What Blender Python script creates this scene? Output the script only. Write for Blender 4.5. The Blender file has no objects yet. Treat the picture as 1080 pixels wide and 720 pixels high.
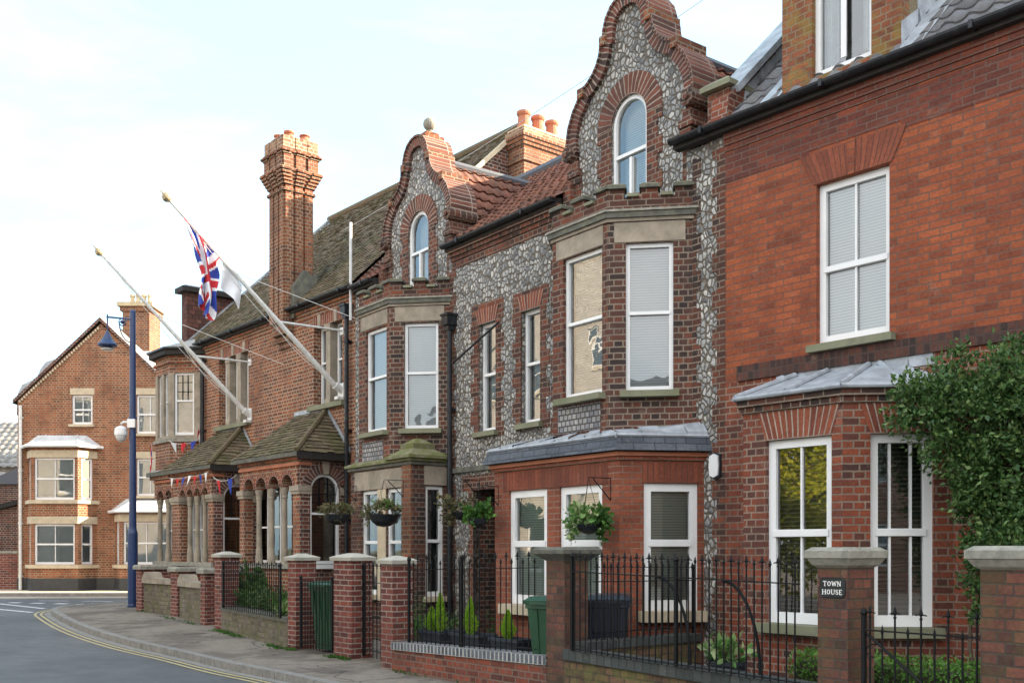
SUN_EL, SUN_AZ, SUN_E, SKY_S, EXPO = 23, 85, 2.8, .15, 3.0
CLOUD = (.62, 1.02, 1.28)
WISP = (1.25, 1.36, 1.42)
SKY_FILL = (2.55, 2.5, 2.45)  # added glow of the unseen sky behind the camera, fills the shaded fronts
import bpy, bmesh, math, random
from mathutils import Vector, Matrix
from mathutils.geometry import tessellate_polygon
R = math.radians
random.seed(7)
COL = bpy.context.scene.collection

# ------------------------------------------------------------------ materials
def newmat(name):
    m = bpy.data.materials.new(name); m.use_nodes = True
    nt = m.node_tree; nt.nodes.clear()
    out = nt.nodes.new('ShaderNodeOutputMaterial')
    return m, nt, out
def N(nt, typ, **kw):
    n = nt.nodes.new('ShaderNode' + typ)
    for k, v in kw.items():
        if k.startswith('i_'):
            key = k[2:].replace('_', ' ')
            n.inputs[key].default_value = v
        else: setattr(n, k, v)
    return n
def L(nt, a, b): nt.links.new(a, b)
def ramp(nt, fac, stops, interp='LINEAR'):
    r = N(nt, 'ValToRGB'); r.color_ramp.interpolation = interp
    e = r.color_ramp.elements
    while len(e) > 1: e.remove(e[-1])
    e[0].position = stops[0][0]; e[0].color = (*stops[0][1], 1)
    for p, c in stops[1:]:
        x = e.new(p); x.color = (*c, 1)
    L(nt, fac, r.inputs['Fac']); return r.outputs['Color']
def mixc(nt, fac, a, b, mode='MIX'):
    m = N(nt, 'Mix', data_type='RGBA', blend_type=mode)
    for sock, v in ((m.inputs[0], fac), (m.inputs[6], a), (m.inputs[7], b)):
        if isinstance(v, (int, float)): sock.default_value = v
        elif isinstance(v, tuple): sock.default_value = (*v, 1)
        else: L(nt, v, sock)
    return m.outputs[2]
def mathn(nt, op, a, b=0.0, clamp=False):
    m = N(nt, 'Math', operation=op, use_clamp=clamp)
    for i, v in enumerate((a, b)):
        if isinstance(v, (int, float)): m.inputs[i].default_value = v
        else: L(nt, v, m.inputs[i])
    return m.outputs[0]
def noise(nt, vec, scale, detail=4, rough=.55, dist=0):
    n = N(nt, 'TexNoise'); n.inputs['Scale'].default_value = scale; n.inputs['Detail'].default_value = detail
    n.inputs['Roughness'].default_value = rough; n.inputs['Distortion'].default_value = dist
    if vec is not None: L(nt, vec, n.inputs['Vector'])
    return n.outputs['Fac']
def uvn(nt): return N(nt, 'TexCoord').outputs['UV']
def objn(nt): return N(nt, 'NewGeometry').outputs['Position']
def principled(nt, out, color, rough=.8, bump=None, bstr=.5, bdist=.01, metal=0, spec=.5, coat=0):
    p = N(nt, 'BsdfPrincipled')
    if isinstance(color, tuple): p.inputs['Base Color'].default_value = (*color, 1)
    else: L(nt, color, p.inputs['Base Color'])
    if isinstance(rough, (int, float)): p.inputs['Roughness'].default_value = rough
    else: L(nt, rough, p.inputs['Roughness'])
    p.inputs['Metallic'].default_value = metal
    p.inputs['Specular IOR Level'].default_value = spec
    p.inputs['Coat Weight'].default_value = coat
    if bump is not None:
        b = N(nt, 'Bump'); b.inputs['Strength'].default_value = bstr; b.inputs['Distance'].default_value = bdist
        L(nt, bump, b.inputs['Height']); L(nt, b.outputs[0], p.inputs['Normal'])
    L(nt, p.outputs[0], out.inputs['Surface']); return p

def brick(name, tones, mortar, rand_dark=.35, moss=0.0, msize=.0095, soot=(.05,.035,.03), sootamt=.5, squash=.5, bw=.225, bh=.075, sootscale=.8, boff=.5, mossc=(.10,.11,.03)):
    m, nt, out = newmat(name)
    uv = uvn(nt); pos = objn(nt)
    dn = N(nt, 'TexNoise'); dn.inputs['Scale'].default_value = 9; L(nt, uv, dn.inputs['Vector'])
    sub = N(nt, 'VectorMath', operation='SUBTRACT'); L(nt, dn.outputs['Color'], sub.inputs[0]); sub.inputs[1].default_value = (.5, .5, .5)
    sc = N(nt, 'VectorMath', operation='SCALE'); L(nt, sub.outputs[0], sc.inputs[0]); sc.inputs['Scale'].default_value = .010
    add = N(nt, 'VectorMath', operation='ADD'); L(nt, uv, add.inputs[0]); L(nt, sc.outputs[0], add.inputs[1])
    b = N(nt, 'TexBrick', offset=boff, offset_frequency=2, squash=squash, squash_frequency=2)
    L(nt, add.outputs[0], b.inputs['Vector'])
    for k, v in (('Color1', (0, 0, 0, 1)), ('Color2', (1, 1, 1, 1)), ('Mortar', (.5, .5, .5, 1)), ('Scale', 1), ('Mortar Size', msize), ('Mortar Smooth', .25), ('Bias', 0), ('Brick Width', bw), ('Row Height', bh)):
        b.inputs[k].default_value = v
    g_ = .78; mm_ = .22*max(mortar)
    tones = [tuple(v*g_+.004 for v in t) for t in tones]; mortar = tuple(v*.86 for v in mortar)
    n = len(tones)
    c = ramp(nt, b.outputs['Color'], [(i / (n - 1) if n > 1 else 0, t) for i, t in enumerate(tones)])
    f1 = noise(nt, uv, 28, 5, .65)
    c = mixc(nt, 1, c, ramp(nt, f1, [(.25, (.62, .60, .60)), (.7, (1.22, 1.2, 1.18))]), 'MULTIPLY')
    mps = N(nt, 'Mapping'); mps.inputs['Scale'].default_value = (1, 1, .38); L(nt, pos, mps.inputs['Vector'])
    f2 = noise(nt, mps.outputs[0], sootscale*1.6, 6, .62)
    fs = ramp(nt, f2, [(.44, (0, 0, 0)), (.66, (1, 1, 1))])
    c = mixc(nt, mathn(nt, 'MULTIPLY', fs, sootamt), c, soot)
    f2b = noise(nt, pos, 2.7, 4, .6)
    c = mixc(nt, 1, c, ramp(nt, f2b, [(.3, (.8, .8, .8)), (.65, (1.12, 1.12, 1.12))]), 'MULTIPLY')
    # efflorescence and lime bloom in blotches
    fe = noise(nt, pos, 3.9, 6, .7)
    fe = ramp(nt, fe, [(.6, (0, 0, 0)), (.78, (1, 1, 1))])
    c = mixc(nt, mathn(nt, 'MULTIPLY', fe, .28), c, (.42, .33, .27))
    fm = noise(nt, uv, 55, 3, .6)
    mc = mixc(nt, 1, mortar, ramp(nt, fm, [(.3, (.7, .7, .7)), (.7, (1.15, 1.15, 1.15))]), 'MULTIPLY')
    f3 = noise(nt, pos, 1.3, 4, .6)
    mc = mixc(nt, ramp(nt, f3, [(.45, (0, 0, 0)), (.65, (.55, .55, .55))]), mc, soot)
    c = mixc(nt, b.outputs['Fac'], c, mc)
    if moss > 0:
        f4 = noise(nt, pos, 4.5, 6, .7)
        c = mixc(nt, mathn(nt, 'MULTIPLY', ramp(nt, f4, [(.45, (0, 0, 0)), (.6, (1, 1, 1))]), moss), c, mossc)
    h = mathn(nt, 'SUBTRACT', mathn(nt, 'MULTIPLY', f1, .5), b.outputs['Fac'])
    h = mathn(nt, 'ADD', h, mathn(nt, 'MULTIPLY', b.outputs['Color'], .25))
    principled(nt, out, c, .86, h, .75, .010, spec=.3)
    return m

def flint(name='knapped_flint', scale=12.8):
    m, nt, out = newmat(name)
    uv = uvn(nt); pos = objn(nt)
    dn = N(nt, 'TexNoise'); dn.inputs['Scale'].default_value = 6; L(nt, uv, dn.inputs['Vector'])
    sub = N(nt, 'VectorMath', operation='SUBTRACT'); L(nt, dn.outputs['Color'], sub.inputs[0]); sub.inputs[1].default_value = (.5, .5, .5)
    sc = N(nt, 'VectorMath', operation='SCALE'); L(nt, sub.outputs[0], sc.inputs[0]); sc.inputs['Scale'].default_value = .10
    add = N(nt, 'VectorMath', operation='ADD'); L(nt, uv, add.inputs[0]); L(nt, sc.outputs[0], add.inputs[1])
    mp = N(nt, 'Mapping'); L(nt, add.outputs[0], mp.inputs['Vector']); mp.inputs['Scale'].default_value = (1.15, .9, 1)
    v1 = N(nt, 'TexVoronoi', voronoi_dimensions='2D', feature='F1'); v2 = N(nt, 'TexVoronoi', voronoi_dimensions='2D', feature='DISTANCE_TO_EDGE')
    for v in (v1, v2):
        L(nt, mp.outputs[0], v.inputs['Vector']); v.inputs['Scale'].default_value = scale; v.inputs['Randomness'].default_value = 1
    sep = N(nt, 'SeparateColor'); L(nt, v1.outputs['Color'], sep.inputs[0])
    c = ramp(nt, sep.outputs[0], [(0, (.12, .125, .135)), (.15, (.22, .225, .235)), (.4, (.32, .32, .32)), (.75, (.40, .395, .385)), (1, (.54, .52, .49))])
    f = noise(nt, uv, 45, 4, .6)
    c = mixc(nt, 1, c, ramp(nt, f, [(.3, (.6, .62, .66)), (.65, (1.15, 1.15, 1.12))]), 'MULTIPLY')
    core = ramp(nt, mathn(nt, 'ADD', v1.outputs['Distance'], mathn(nt, 'MULTIPLY', f, .25)), [(.1, (.75, .77, .82)), (.33, (1.05, 1.05, 1.05)), (.6, (1.1, 1.1, 1.08))])
    c = mixc(nt, 1, c, core, 'MULTIPLY')
    e = ramp(nt, v2.outputs['Distance'], [(.07, (1, 1, 1)), (.135, (0, 0, 0))])
    mort = mixc(nt, noise(nt, pos, 6, 4), (.095, .08, .068), (.21, .18, .145))
    far_ = ramp(nt, mathn(nt, 'ADD', v1.outputs['Distance'], mathn(nt, 'MULTIPLY', f, .12)), [(.50, (0,0,0)), (.60, (1,1,1))])
    e = mathn(nt, 'MAXIMUM', e, far_)
    c = mixc(nt, e, c, mort)
    dirt = noise(nt, pos, .9, 5, .6)
    c = mixc(nt, 1, c, ramp(nt, dirt, [(.35, (.8, .79, .77)), (.65, (1.08, 1.08, 1.08))]), 'MULTIPLY')
    h = ramp(nt, v2.outputs['Distance'], [(0, (0, 0, 0)), (.08, (.3, .3, .3)), (.2, (.85, .85, .85)), (.4, (1, 1, 1))])
    hh = mathn(nt, 'ADD', h, mathn(nt, 'MULTIPLY', f, .2))
    principled(nt, out, c, .6, hh, .8, .03, spec=.4)
    return m

def simple(name, col, rough=.7, vary=.25, vs=6, bump=.3, bd=.004, metal=0, spec=.5, fine=60, patch=None, patchamt=.6, patchscale=3, coat=0, patchr=(.48, .66)):
    m, nt, out = newmat(name)
    pos = objn(nt)
    f = noise(nt, pos, vs, 6, .62)
    c = mixc(nt, 1, col, ramp(nt, f, [(.3, (1 - vary,) * 3), (.7, (1 + vary * .6,) * 3)]), 'MULTIPLY')
    if patch:
        g = noise(nt, pos, patchscale, 6, .68)
        c = mixc(nt, mathn(nt, 'MULTIPLY', ramp(nt, g, [(patchr[0], (0, 0, 0)), (patchr[1], (1, 1, 1))]), patchamt), c, patch)
    h = noise(nt, pos, fine, 4, .6)
    principled(nt, out, c, rough, h, bump, bd, metal, spec, coat)
    return m

def island(name, tones, rough=.8, patch=None, patchamt=.5, patchscale=3, bump=.3, spec=.4, sub=0, vs=30, patchr=(.45, .62)):
    m, nt, out = newmat(name)
    r = N(nt, 'NewGeometry').outputs['Random Per Island']; pos = objn(nt)
    n = len(tones)
    c = ramp(nt, r, [(i / max(1, n - 1), t) for i, t in enumerate(tones)])
    f = noise(nt, pos, vs, 4, .6)
    c = mixc(nt, 1, c, ramp(nt, f, [(.3, (.72,) * 3), (.7, (1.18,) * 3)]), 'MULTIPLY')
    if patch:
        g = noise(nt, pos, patchscale, 6, .7)
        c = mixc(nt, mathn(nt, 'MULTIPLY', ramp(nt, g, [(patchr[0], (0, 0, 0)), (patchr[1], (1, 1, 1))]), patchamt), c, patch)
    p = principled(nt, out, c, rough, f, bump, .004, 0, spec)
    return m

def leafmat(name, tones, trans=.35, rough=.5):
    m, nt, out = newmat(name)
    r = N(nt, 'NewGeometry').outputs['Random Per Island']
    n = len(tones)
    c = ramp(nt, r, [(i / max(1, n - 1), t) for i, t in enumerate(tones)])
    p = principled(nt, out, c, rough, spec=.35)
    t = N(nt, 'BsdfTranslucent'); L(nt, c, t.inputs['Color'])
    mx = N(nt, 'MixShader'); mx.inputs[0].default_value = trans
    L(nt, p.outputs[0], mx.inputs[1]); L(nt, t.outputs[0], mx.inputs[2]); L(nt, mx.outputs[0], out.inputs['Surface'])
    return m

def glassmat(name='window_glass', ior=2.3, wob=.05):
    m, nt, out = newmat(name)
    pos = objn(nt)
    b = N(nt, 'Bump'); b.inputs['Strength'].default_value = wob; b.inputs['Distance'].default_value = .02
    L(nt, noise(nt, pos, 2.2, 2, .5), b.inputs['Height'])
    g = N(nt, 'BsdfGlossy'); g.inputs['Roughness'].default_value = .015; g.inputs['Color'].default_value = (1, 1, 1, 1)
    L(nt, b.outputs[0], g.inputs['Normal'])
    t = N(nt, 'BsdfTransparent'); t.inputs['Color'].default_value = (.86, .90, .89, 1)
    fr = N(nt, 'Fresnel'); fr.inputs['IOR'].default_value = ior
    mx = N(nt, 'MixShader'); L(nt, fr.outputs[0], mx.inputs[0]); L(nt, t.outputs[0], mx.inputs[1]); L(nt, g.outputs[0], mx.inputs[2])
    L(nt, mx.outputs[0], out.inputs['Surface']); return m

def blindmat(name, c1, c2, period=.025):
    m, nt, out = newmat(name)
    pos = objn(nt); s = N(nt, 'SeparateXYZ'); L(nt, pos, s.inputs[0])
    z = mathn(nt, 'FRACT', mathn(nt, 'DIVIDE', s.outputs[2], period))
    c = ramp(nt, z, [(0, c2), (.15, c2), (.3, c1), (.9, c1), (1, c2)])
    principled(nt, out, c, .6, z, .5, .01); return m

M = {}
M['brick_orange'] = brick('orange_brick', [(.20,.055,.028),(.31,.08,.033),(.38,.102,.039),(.36,.095,.037),(.29,.073,.032)], (.17,.10,.075), sootamt=.45, soot=(.17,.05,.03), msize=.0075, squash=1, sootscale=.6)
M['brick_band'] = brick('plum_brick', [(.13,.036,.026),(.18,.048,.03),(.25,.06,.032),(.15,.04,.027)], (.17,.11,.09), sootamt=.4, msize=.0075, squash=1)
M['brick_lower'] = brick('worn_red_brick', [(.07,.035,.03),(.22,.055,.03),(.30,.075,.035),(.25,.065,.035),(.13,.04,.03)], (.30,.22,.17), sootamt=.45)
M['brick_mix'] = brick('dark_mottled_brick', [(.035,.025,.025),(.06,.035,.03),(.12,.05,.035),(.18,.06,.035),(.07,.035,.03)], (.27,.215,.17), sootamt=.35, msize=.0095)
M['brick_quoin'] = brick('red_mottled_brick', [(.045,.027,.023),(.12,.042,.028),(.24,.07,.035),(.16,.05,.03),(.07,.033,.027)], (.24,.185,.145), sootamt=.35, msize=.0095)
M['brick_porch'] = brick('smooth_red_brick', [(.22,.065,.035),(.30,.085,.045),(.35,.10,.05),(.27,.075,.04)], (.28,.18,.13), sootamt=.25, msize=.008, squash=1)
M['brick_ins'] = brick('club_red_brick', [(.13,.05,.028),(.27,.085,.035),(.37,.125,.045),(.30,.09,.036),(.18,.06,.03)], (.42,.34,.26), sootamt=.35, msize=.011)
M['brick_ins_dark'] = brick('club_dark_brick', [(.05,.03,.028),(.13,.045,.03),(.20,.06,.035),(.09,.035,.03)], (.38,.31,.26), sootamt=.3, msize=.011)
M['brick_far'] = brick('corner_house_brick', [(.20,.065,.03),(.36,.115,.045),(.42,.14,.055),(.30,.09,.038)], (.42,.32,.22), sootamt=.35, msize=.012)
M['brick_pillar'] = brick('new_red_brick', [(.10,.035,.03),(.20,.052,.04),(.26,.068,.045),(.15,.045,.035)], (.36,.30,.26), sootamt=.3, msize=.0085, squash=1)
M['brick_old'] = brick('weathered_brown_brick', [(.07,.035,.03),(.15,.06,.045),(.21,.08,.055),(.105,.045,.035)], (.085,.065,.055), sootamt=.4, moss=.22, msize=.008, bh=.078)
M['brick_mossy'] = brick('mossy_brown_brick', [(.08,.05,.035),(.16,.09,.055),(.22,.12,.075)], (.07,.06,.04), sootamt=.3, moss=.6, msize=.010, bh=.078, mossc=(.13,.13,.04))
M['brick_dwarf'] = brick('low_wall_red_brick', [(.13,.045,.03),(.24,.065,.04),(.30,.08,.045),(.10,.035,.03)], (.20,.15,.12), sootamt=.45)
M['brick_stack'] = brick('chimney_brick', [(.13,.05,.03),(.26,.085,.035),(.34,.115,.045),(.20,.065,.03)], (.32,.25,.18), sootamt=.4, msize=.012)
M['brick_dormer'] = brick('mossy_orange_brick', [(.20,.06,.03),(.32,.095,.04),(.38,.12,.05),(.26,.075,.035)], (.26,.19,.13), sootamt=.4, moss=.45, msize=.009, mossc=(.22,.18,.04))
M['brick_pale'] = brick('salt_bleached_brick', [(.22,.09,.05),(.34,.17,.09),(.42,.25,.14),(.28,.12,.06)], (.46,.38,.29), sootamt=.25, msize=.012)
M['tile_hung'] = brick('tile_hung_cladding', [(.07,.03,.025),(.11,.045,.035),(.16,.06,.045)], (.03,.02,.018), sootamt=.4, squash=1, bw=.17, bh=.11, msize=.007)
M['brick_buff'] = brick('buff_brick', [(.50,.46,.40),(.60,.56,.50),(.66,.62,.56),(.56,.51,.45)], (.45,.38,.29), sootamt=.1)
M['voussoir'] = brick('gauged_brick', [(.16,.045,.03),(.27,.075,.04),(.33,.09,.045),(.20,.055,.03)], (.42,.34,.28), sootamt=.15, squash=1, bw=.36, bh=.075, msize=.010, boff=0)
M['voussoir_mid'] = brick('sooty_gauged_brick', [(.09,.04,.03),(.17,.06,.04),(.25,.085,.05),(.13,.045,.035)], (.36,.29,.24), sootamt=.3, squash=1, bw=.36, bh=.075, msize=.010, boff=0)
M['string_brick'] = brick('dark_string_brick', [(.035,.022,.02),(.07,.035,.03),(.14,.05,.035),(.05,.028,.025)], (.09,.06,.05), sootamt=.3, squash=1, bw=.36, bh=.075, msize=.008, boff=0)
M['voussoir_dark'] = brick('dark_gauged_brick', [(.05,.03,.028),(.12,.045,.033),(.20,.06,.04),(.08,.035,.03)], (.36,.29,.24), sootamt=.15, squash=1, bw=.36, bh=.07, msize=.011, boff=0)
M['voussoir_plain'] = brick('rubbed_brick', [(.22,.06,.035),(.27,.075,.04),(.31,.085,.045)], (.14,.06,.04), sootamt=.3, squash=1, bw=.6, bh=.07, msize=.006, boff=0)
M['blue_coping'] = brick('blue_coping_brick', [(.085,.10,.13),(.13,.155,.19),(.17,.19,.22)], (.50,.49,.46), sootamt=.15, squash=1, bw=.3, bh=.075, msize=.014, soot=(.06,.06,.06), boff=0)
M['green_coping'] = brick('dark_slaty_coping_brick', [(.05,.065,.065),(.075,.09,.09),(.10,.115,.11)], (.045,.045,.045), sootamt=.2, squash=1, bw=.3, bh=.11, msize=.008, soot=(.05,.05,.04), boff=0)
M['slate_hung'] = brick('slate_hung', [(.07,.085,.11),(.10,.115,.145),(.13,.145,.175)], (.03,.035,.04), sootamt=.15, squash=1, bw=.26, bh=.095, msize=.005, soot=(.05,.055,.06))
M['flint'] = flint()
M['flint_panel'] = brick('squared_flint', [(.22,.24,.28),(.34,.35,.37),(.48,.48,.47),(.28,.29,.31)], (.09,.08,.075), squash=1, bw=.085, bh=.075, sootamt=.1, msize=.010)
M['stone'] = simple('grey_buff_stone', (.30,.255,.20), .85, .3, 4, .5, .006, patch=(.13,.12,.09), patchamt=.6, patchscale=2.5)
M['stone_pale'] = simple('pale_cap_stone', (.42,.40,.35), .85, .2, 6, .4, .004, patch=(.22,.21,.16), patchamt=.5)
M['stone_dark'] = simple('dark_weathered_stone', (.10,.10,.085), .9, .35, 8, .6, .008, patch=(.20,.20,.13), patchamt=.5, patchscale=7)
M['stone_grey'] = simple('lichened_grey_stone', (.27,.26,.22), .9, .3, 8, .6, .006, patch=(.12,.12,.10), patchamt=.6, patchscale=9)
M['stone_moss'] = simple('mossy_stone', (.20,.185,.12), .92, .35, 7, .8, .012, patch=(.11,.13,.025), patchamt=.85, patchscale=5, patchr=(.38,.58))
M['stone_sill'] = simple('green_stained_sill_stone', (.20,.20,.135), .9, .3, 6, .5, .004, patch=(.10,.115,.05), patchamt=.6)
M['stone_cream'] = simple('cream_stone', (.50,.42,.30), .85, .2, 5, .4, .004)
M['render_black'] = simple('black_painted_plinth', (.035,.037,.04), .6, .3, 5)
M['lead'] = simple('lead_sheet', (.34,.37,.41), .5, .35, 5, .3, .006, spec=.5, patch=(.15,.16,.18), patchamt=.6, patchscale=4)
M['lead_white'] = simple('pale_lead', (.50,.52,.54), .5, .2, 4, .2, .004)
M['white'] = simple('white_window_paint', (.72,.73,.74), .35, .08, 3, .03, .001, patch=(.62,.62,.60), patchamt=.25, patchscale=2)
M['offwhite'] = simple('offwhite_paint', (.68,.68,.66), .5, .2, 9, .1, .002, patch=(.40,.38,.34), patchamt=.4, patchscale=14)
M['black_iron'] = simple('black_iron_paint', (.006,.0065,.008), .6, .3, 20, .15, .001, spec=.22)
M['black_plastic'] = simple('black_gutter_plastic', (.010,.012,.017), .45, .4, 10, .1, .001, spec=.35, patch=(.06,.065,.06), patchamt=.3, patchscale=9)
M['navy_plastic'] = simple('dark_blue_bin_plastic', (.017,.024,.036), .45, .2, 8, .1, .001)
M['green_plastic'] = simple('green_bin_plastic', (.011,.055,.024), .45, .2, 8, .1, .001, patch=(.03,.10,.05), patchamt=.4)
M['trough'] = simple('slate_blue_trough_plastic', (.03,.04,.055), .55, .25, 8)
M['blue_paint'] = simple('blue_lamp_post_paint', (.011,.032,.11), .38, .2, 6, .1, .001, patch=(.025,.045,.11), patchamt=.3, patchscale=5)
M['terracotta'] = simple('terracotta', (.42,.15,.08), .8, .25, 6, .3, .003, patch=(.18,.09,.06), patchamt=.5)
M['buffpot'] = simple('buff_clay', (.46,.38,.24), .8, .25, 6)
M['timber_dark'] = simple('dark_tarred_timber', (.016,.014,.013), .8, .3, 8)
M['door_brown'] = simple('dark_brown_painted_door', (.06,.025,.02), .5, .2, 5)
M['net_far'] = simple('pale_blind', (.66,.73,.80), .9, .12, 3, .1, .004)
M['room'] = simple('unlit_room_dim', (.10,.09,.075), .9, .15, 2, .05)  # dimness of a room interior put into the lining colour
M['room_dark'] = simple('unlit_room_dark', (.022,.022,.022), .9, .15, 2, .05)  # near-black lining colour stands in for the shade of unlit interiors
M['room_ochre'] = simple('ochre_room_plaster', (.42,.30,.07), .9, .15, 2, .05)
M['curtain'] = simple('net_curtain', (.62,.67,.70), .9, .15, 9, .2, .01)
M['blind'] = blindmat('slatted_blind_pale', (.66,.68,.70), (.36,.38,.40), .032)
M['blind_dark'] = blindmat('slatted_blind_grey', (.60,.67,.62), (.30,.35,.33), .032)
M['blind_black'] = blindmat('slatted_blind_open', (.035,.035,.035), (.22,.21,.19), .045)
M['glass'] = glassmat()
M['glass_old'] = glassmat('rippled_window_glass', 2.3, .2)
M['tile_moss'] = island('mossy_clay_tile', [(.07,.055,.035),(.13,.095,.06),(.17,.13,.085),(.10,.08,.05)], .9, patch=(.07,.075,.022), patchamt=.6, patchscale=2.2, bump=.5)
M['pantile'] = island('red_pantile', [(.16,.07,.048),(.24,.10,.065),(.20,.08,.055),(.13,.058,.045)], .85, patch=(.10,.06,.045), patchamt=.7, patchscale=2.5, patchr=(.42,.62))
M['pantile_grey'] = island('grey_pantile', [(.09,.09,.10),(.13,.13,.145),(.17,.17,.18)], .7, patch=(.08,.075,.06), patchamt=.5)
M['slate'] = island('blue_slate', [(.06,.07,.09),(.085,.095,.12),(.11,.12,.145)], .5, patch=(.09,.09,.08), patchamt=.4)
M['slate_far'] = island('grey_roof_slate', [(.20,.20,.20),(.27,.27,.265),(.33,.33,.32)], .8, patch=(.12,.11,.08), patchamt=.5)
M['pebbledash'] = simple('brown_pebbledash', (.24,.19,.12), .95, .5, 60, .9, .02, fine=90, patch=(.10,.08,.05), patchamt=.7, patchscale=40)
M['leaf_dark'] = leafmat('glossy_dark_leaf', [(.025,.06,.02),(.045,.11,.028),(.085,.17,.045),(.035,.085,.03),(.19,.28,.09),(.06,.13,.04)], .25, .38)
M['leaf_mid'] = leafmat('mid_green_leaf', [(.02,.06,.015),(.05,.13,.025),(.08,.19,.03),(.04,.09,.02)], .3)
M['leaf_lime'] = leafmat('lime_conifer_leaf', [(.16,.32,.02),(.26,.46,.03),(.20,.38,.02),(.34,.50,.06)], .35)
M['leaf_hedge'] = leafmat('box_hedge_leaf', [(.05,.13,.02),(.10,.24,.03),(.14,.30,.05),(.04,.09,.02)], .3)
M['leaf_dry'] = leafmat('dry_trailing_leaf', [(.10,.10,.045),(.17,.15,.08),(.07,.10,.03),(.20,.13,.07),(.05,.08,.03)], .25)
M['leaf_yellow'] = leafmat('yellow_green_leaf', [(.30,.33,.02),(.48,.48,.03),(.22,.28,.02),(.58,.50,.04)], .4)
M['leaf_varieg'] = leafmat('variegated_leaf', [(.05,.15,.03),(.12,.26,.06),(.36,.42,.20),(.06,.16,.03)], .3)
M['twig'] = simple('woody_stem', (.10,.075,.05), .9, .3, 20)
M['soil'] = simple('garden_soil', (.05,.035,.025), .95, .4, 12, .8, .02)
M['red_cloth'] = simple('red_cloth', (.50,.02,.03), .8, .15, 6)
M['blue_cloth'] = simple('blue_cloth', (.02,.05,.33), .8, .15, 6)
M['white_cloth'] = simple('white_cloth', (.72,.74,.78), .8, .12, 6)
M['gold'] = simple('gilded_finial', (.33,.27,.17), .5, .2, 6, metal=.3)
M['plaque'] = simple('black_slate_plaque', (.012,.016,.018), .35, .2, 9)
M['letter'] = simple('white_letter_paint', (.80,.80,.78), .6, .05)
M['lime_line'] = simple('aluminium_grey', (.55,.56,.57), .4, .1, 5)

def asphalt():
    m, nt, out = newmat('asphalt'); pos = objn(nt)
    a = noise(nt, pos, 90, 3, .7); b = noise(nt, pos, .35, 5, .6); c3 = noise(nt, pos, 3, 5, .65)
    c = mixc(nt, ramp(nt, b, [(.3, (0,0,0)), (.7, (1,1,1))]), (.062,.064,.068), (.112,.114,.118))
    c = mixc(nt, 1, c, ramp(nt, a, [(.3, (.72,)*3), (.7, (1.3,)*3)]), 'MULTIPLY')
    c = mixc(nt, 1, c, ramp(nt, c3, [(.3, (.78,)*3), (.7, (1.14,)*3)]), 'MULTIPLY')
    v = N(nt, 'TexVoronoi', voronoi_dimensions='2D', feature='DISTANCE_TO_EDGE'); v.inputs['Scale'].default_value = .42
    mp = N(nt, 'VectorMath', operation='ADD'); L(nt, pos, mp.inputs[0])
    dn = N(nt, 'TexNoise'); dn.inputs['Scale'].default_value = 1.5; L(nt, pos, dn.inputs['Vector']); L(nt, dn.outputs['Color'], mp.inputs[1]); L(nt, mp.outputs[0], v.inputs['Vector'])
    cr = mathn(nt, 'MULTIPLY', ramp(nt, v.outputs['Distance'], [(0, (1,1,1)), (.006, (0,0,0))]), ramp(nt, b, [(.5, (0,0,0)), (.6, (.8,.8,.8))]))
    c = mixc(nt, cr, c, (.03,.03,.032))
    principled(nt, out, c, .75, a, .5, .006, spec=.5); return m
M['asphalt'] = asphalt()
def paving():
    m, nt, out = newmat('worn_pavement_asphalt'); pos = objn(nt)
    a = noise(nt, pos, 75, 3, .7); b = noise(nt, pos, .8, 5, .65); c3 = noise(nt, pos, 5, 5, .65)
    c = mixc(nt, ramp(nt, b, [(.44, (0,0,0)), (.54, (1,1,1))]), (.125,.104,.086), (.20,.172,.143))
    c = mixc(nt, 1, c, ramp(nt, a, [(.3, (.7,)*3), (.7, (1.3,)*3)]), 'MULTIPLY')
    c = mixc(nt, 1, c, ramp(nt, c3, [(.3, (.8,)*3), (.7, (1.12,)*3)]), 'MULTIPLY')
    v = N(nt, 'TexVoronoi', voronoi_dimensions='2D', feature='DISTANCE_TO_EDGE'); v.inputs['Scale'].default_value = .55
    mp = N(nt, 'VectorMath', operation='ADD'); L(nt, pos, mp.inputs[0])
    dn = N(nt, 'TexNoise'); dn.inputs['Scale'].default_value = 1.2; dn.inputs['Detail'].default_value = 6; L(nt, pos, dn.inputs['Vector']); L(nt, dn.outputs['Color'], mp.inputs[1]); L(nt, mp.outputs[0], v.inputs['Vector'])
    cr = ramp(nt, v.outputs['Distance'], [(0, (.9,.9,.9)), (.018, (0,0,0))])
    c = mixc(nt, cr, c, (.045,.04,.035))
    principled(nt, out, c, .85, a, .6, .006, spec=.35); return m
M['paving'] = paving()
M['pale_paving'] = simple('pale_concrete_paving', (.46,.40,.31), .85, .2, 3, .4, .004)
M['kerb'] = simple('granite_kerb', (.22,.21,.195), .8, .3, 10, .5, .004, patch=(.11,.105,.095), patchamt=.5, patchscale=4)
M['yellow_line'] = simple('worn_yellow_road_paint', (.46,.38,.19), .75, .25, 18, .3, .003, patch=(.20,.18,.13), patchamt=.65, patchscale=16, patchr=(.52,.62))
M['white_line'] = simple('worn_white_road_paint', (.62,.63,.62), .75, .2, 18, .3, .003, patch=(.16,.16,.17), patchamt=.6, patchscale=12, patchr=(.52,.62))
M['ground'] = simple('garden_and_field_ground', (.09,.10,.05), .95, .4, .8, .5, .03)
M['rubble'] = brick('rubble_stone', [(.12,.10,.085),(.20,.165,.13),(.27,.23,.18),(.15,.11,.09)], (.16,.14,.11), sootamt=.45, moss=.55, bw=.17, bh=.09, squash=.7, msize=.016)

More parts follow.
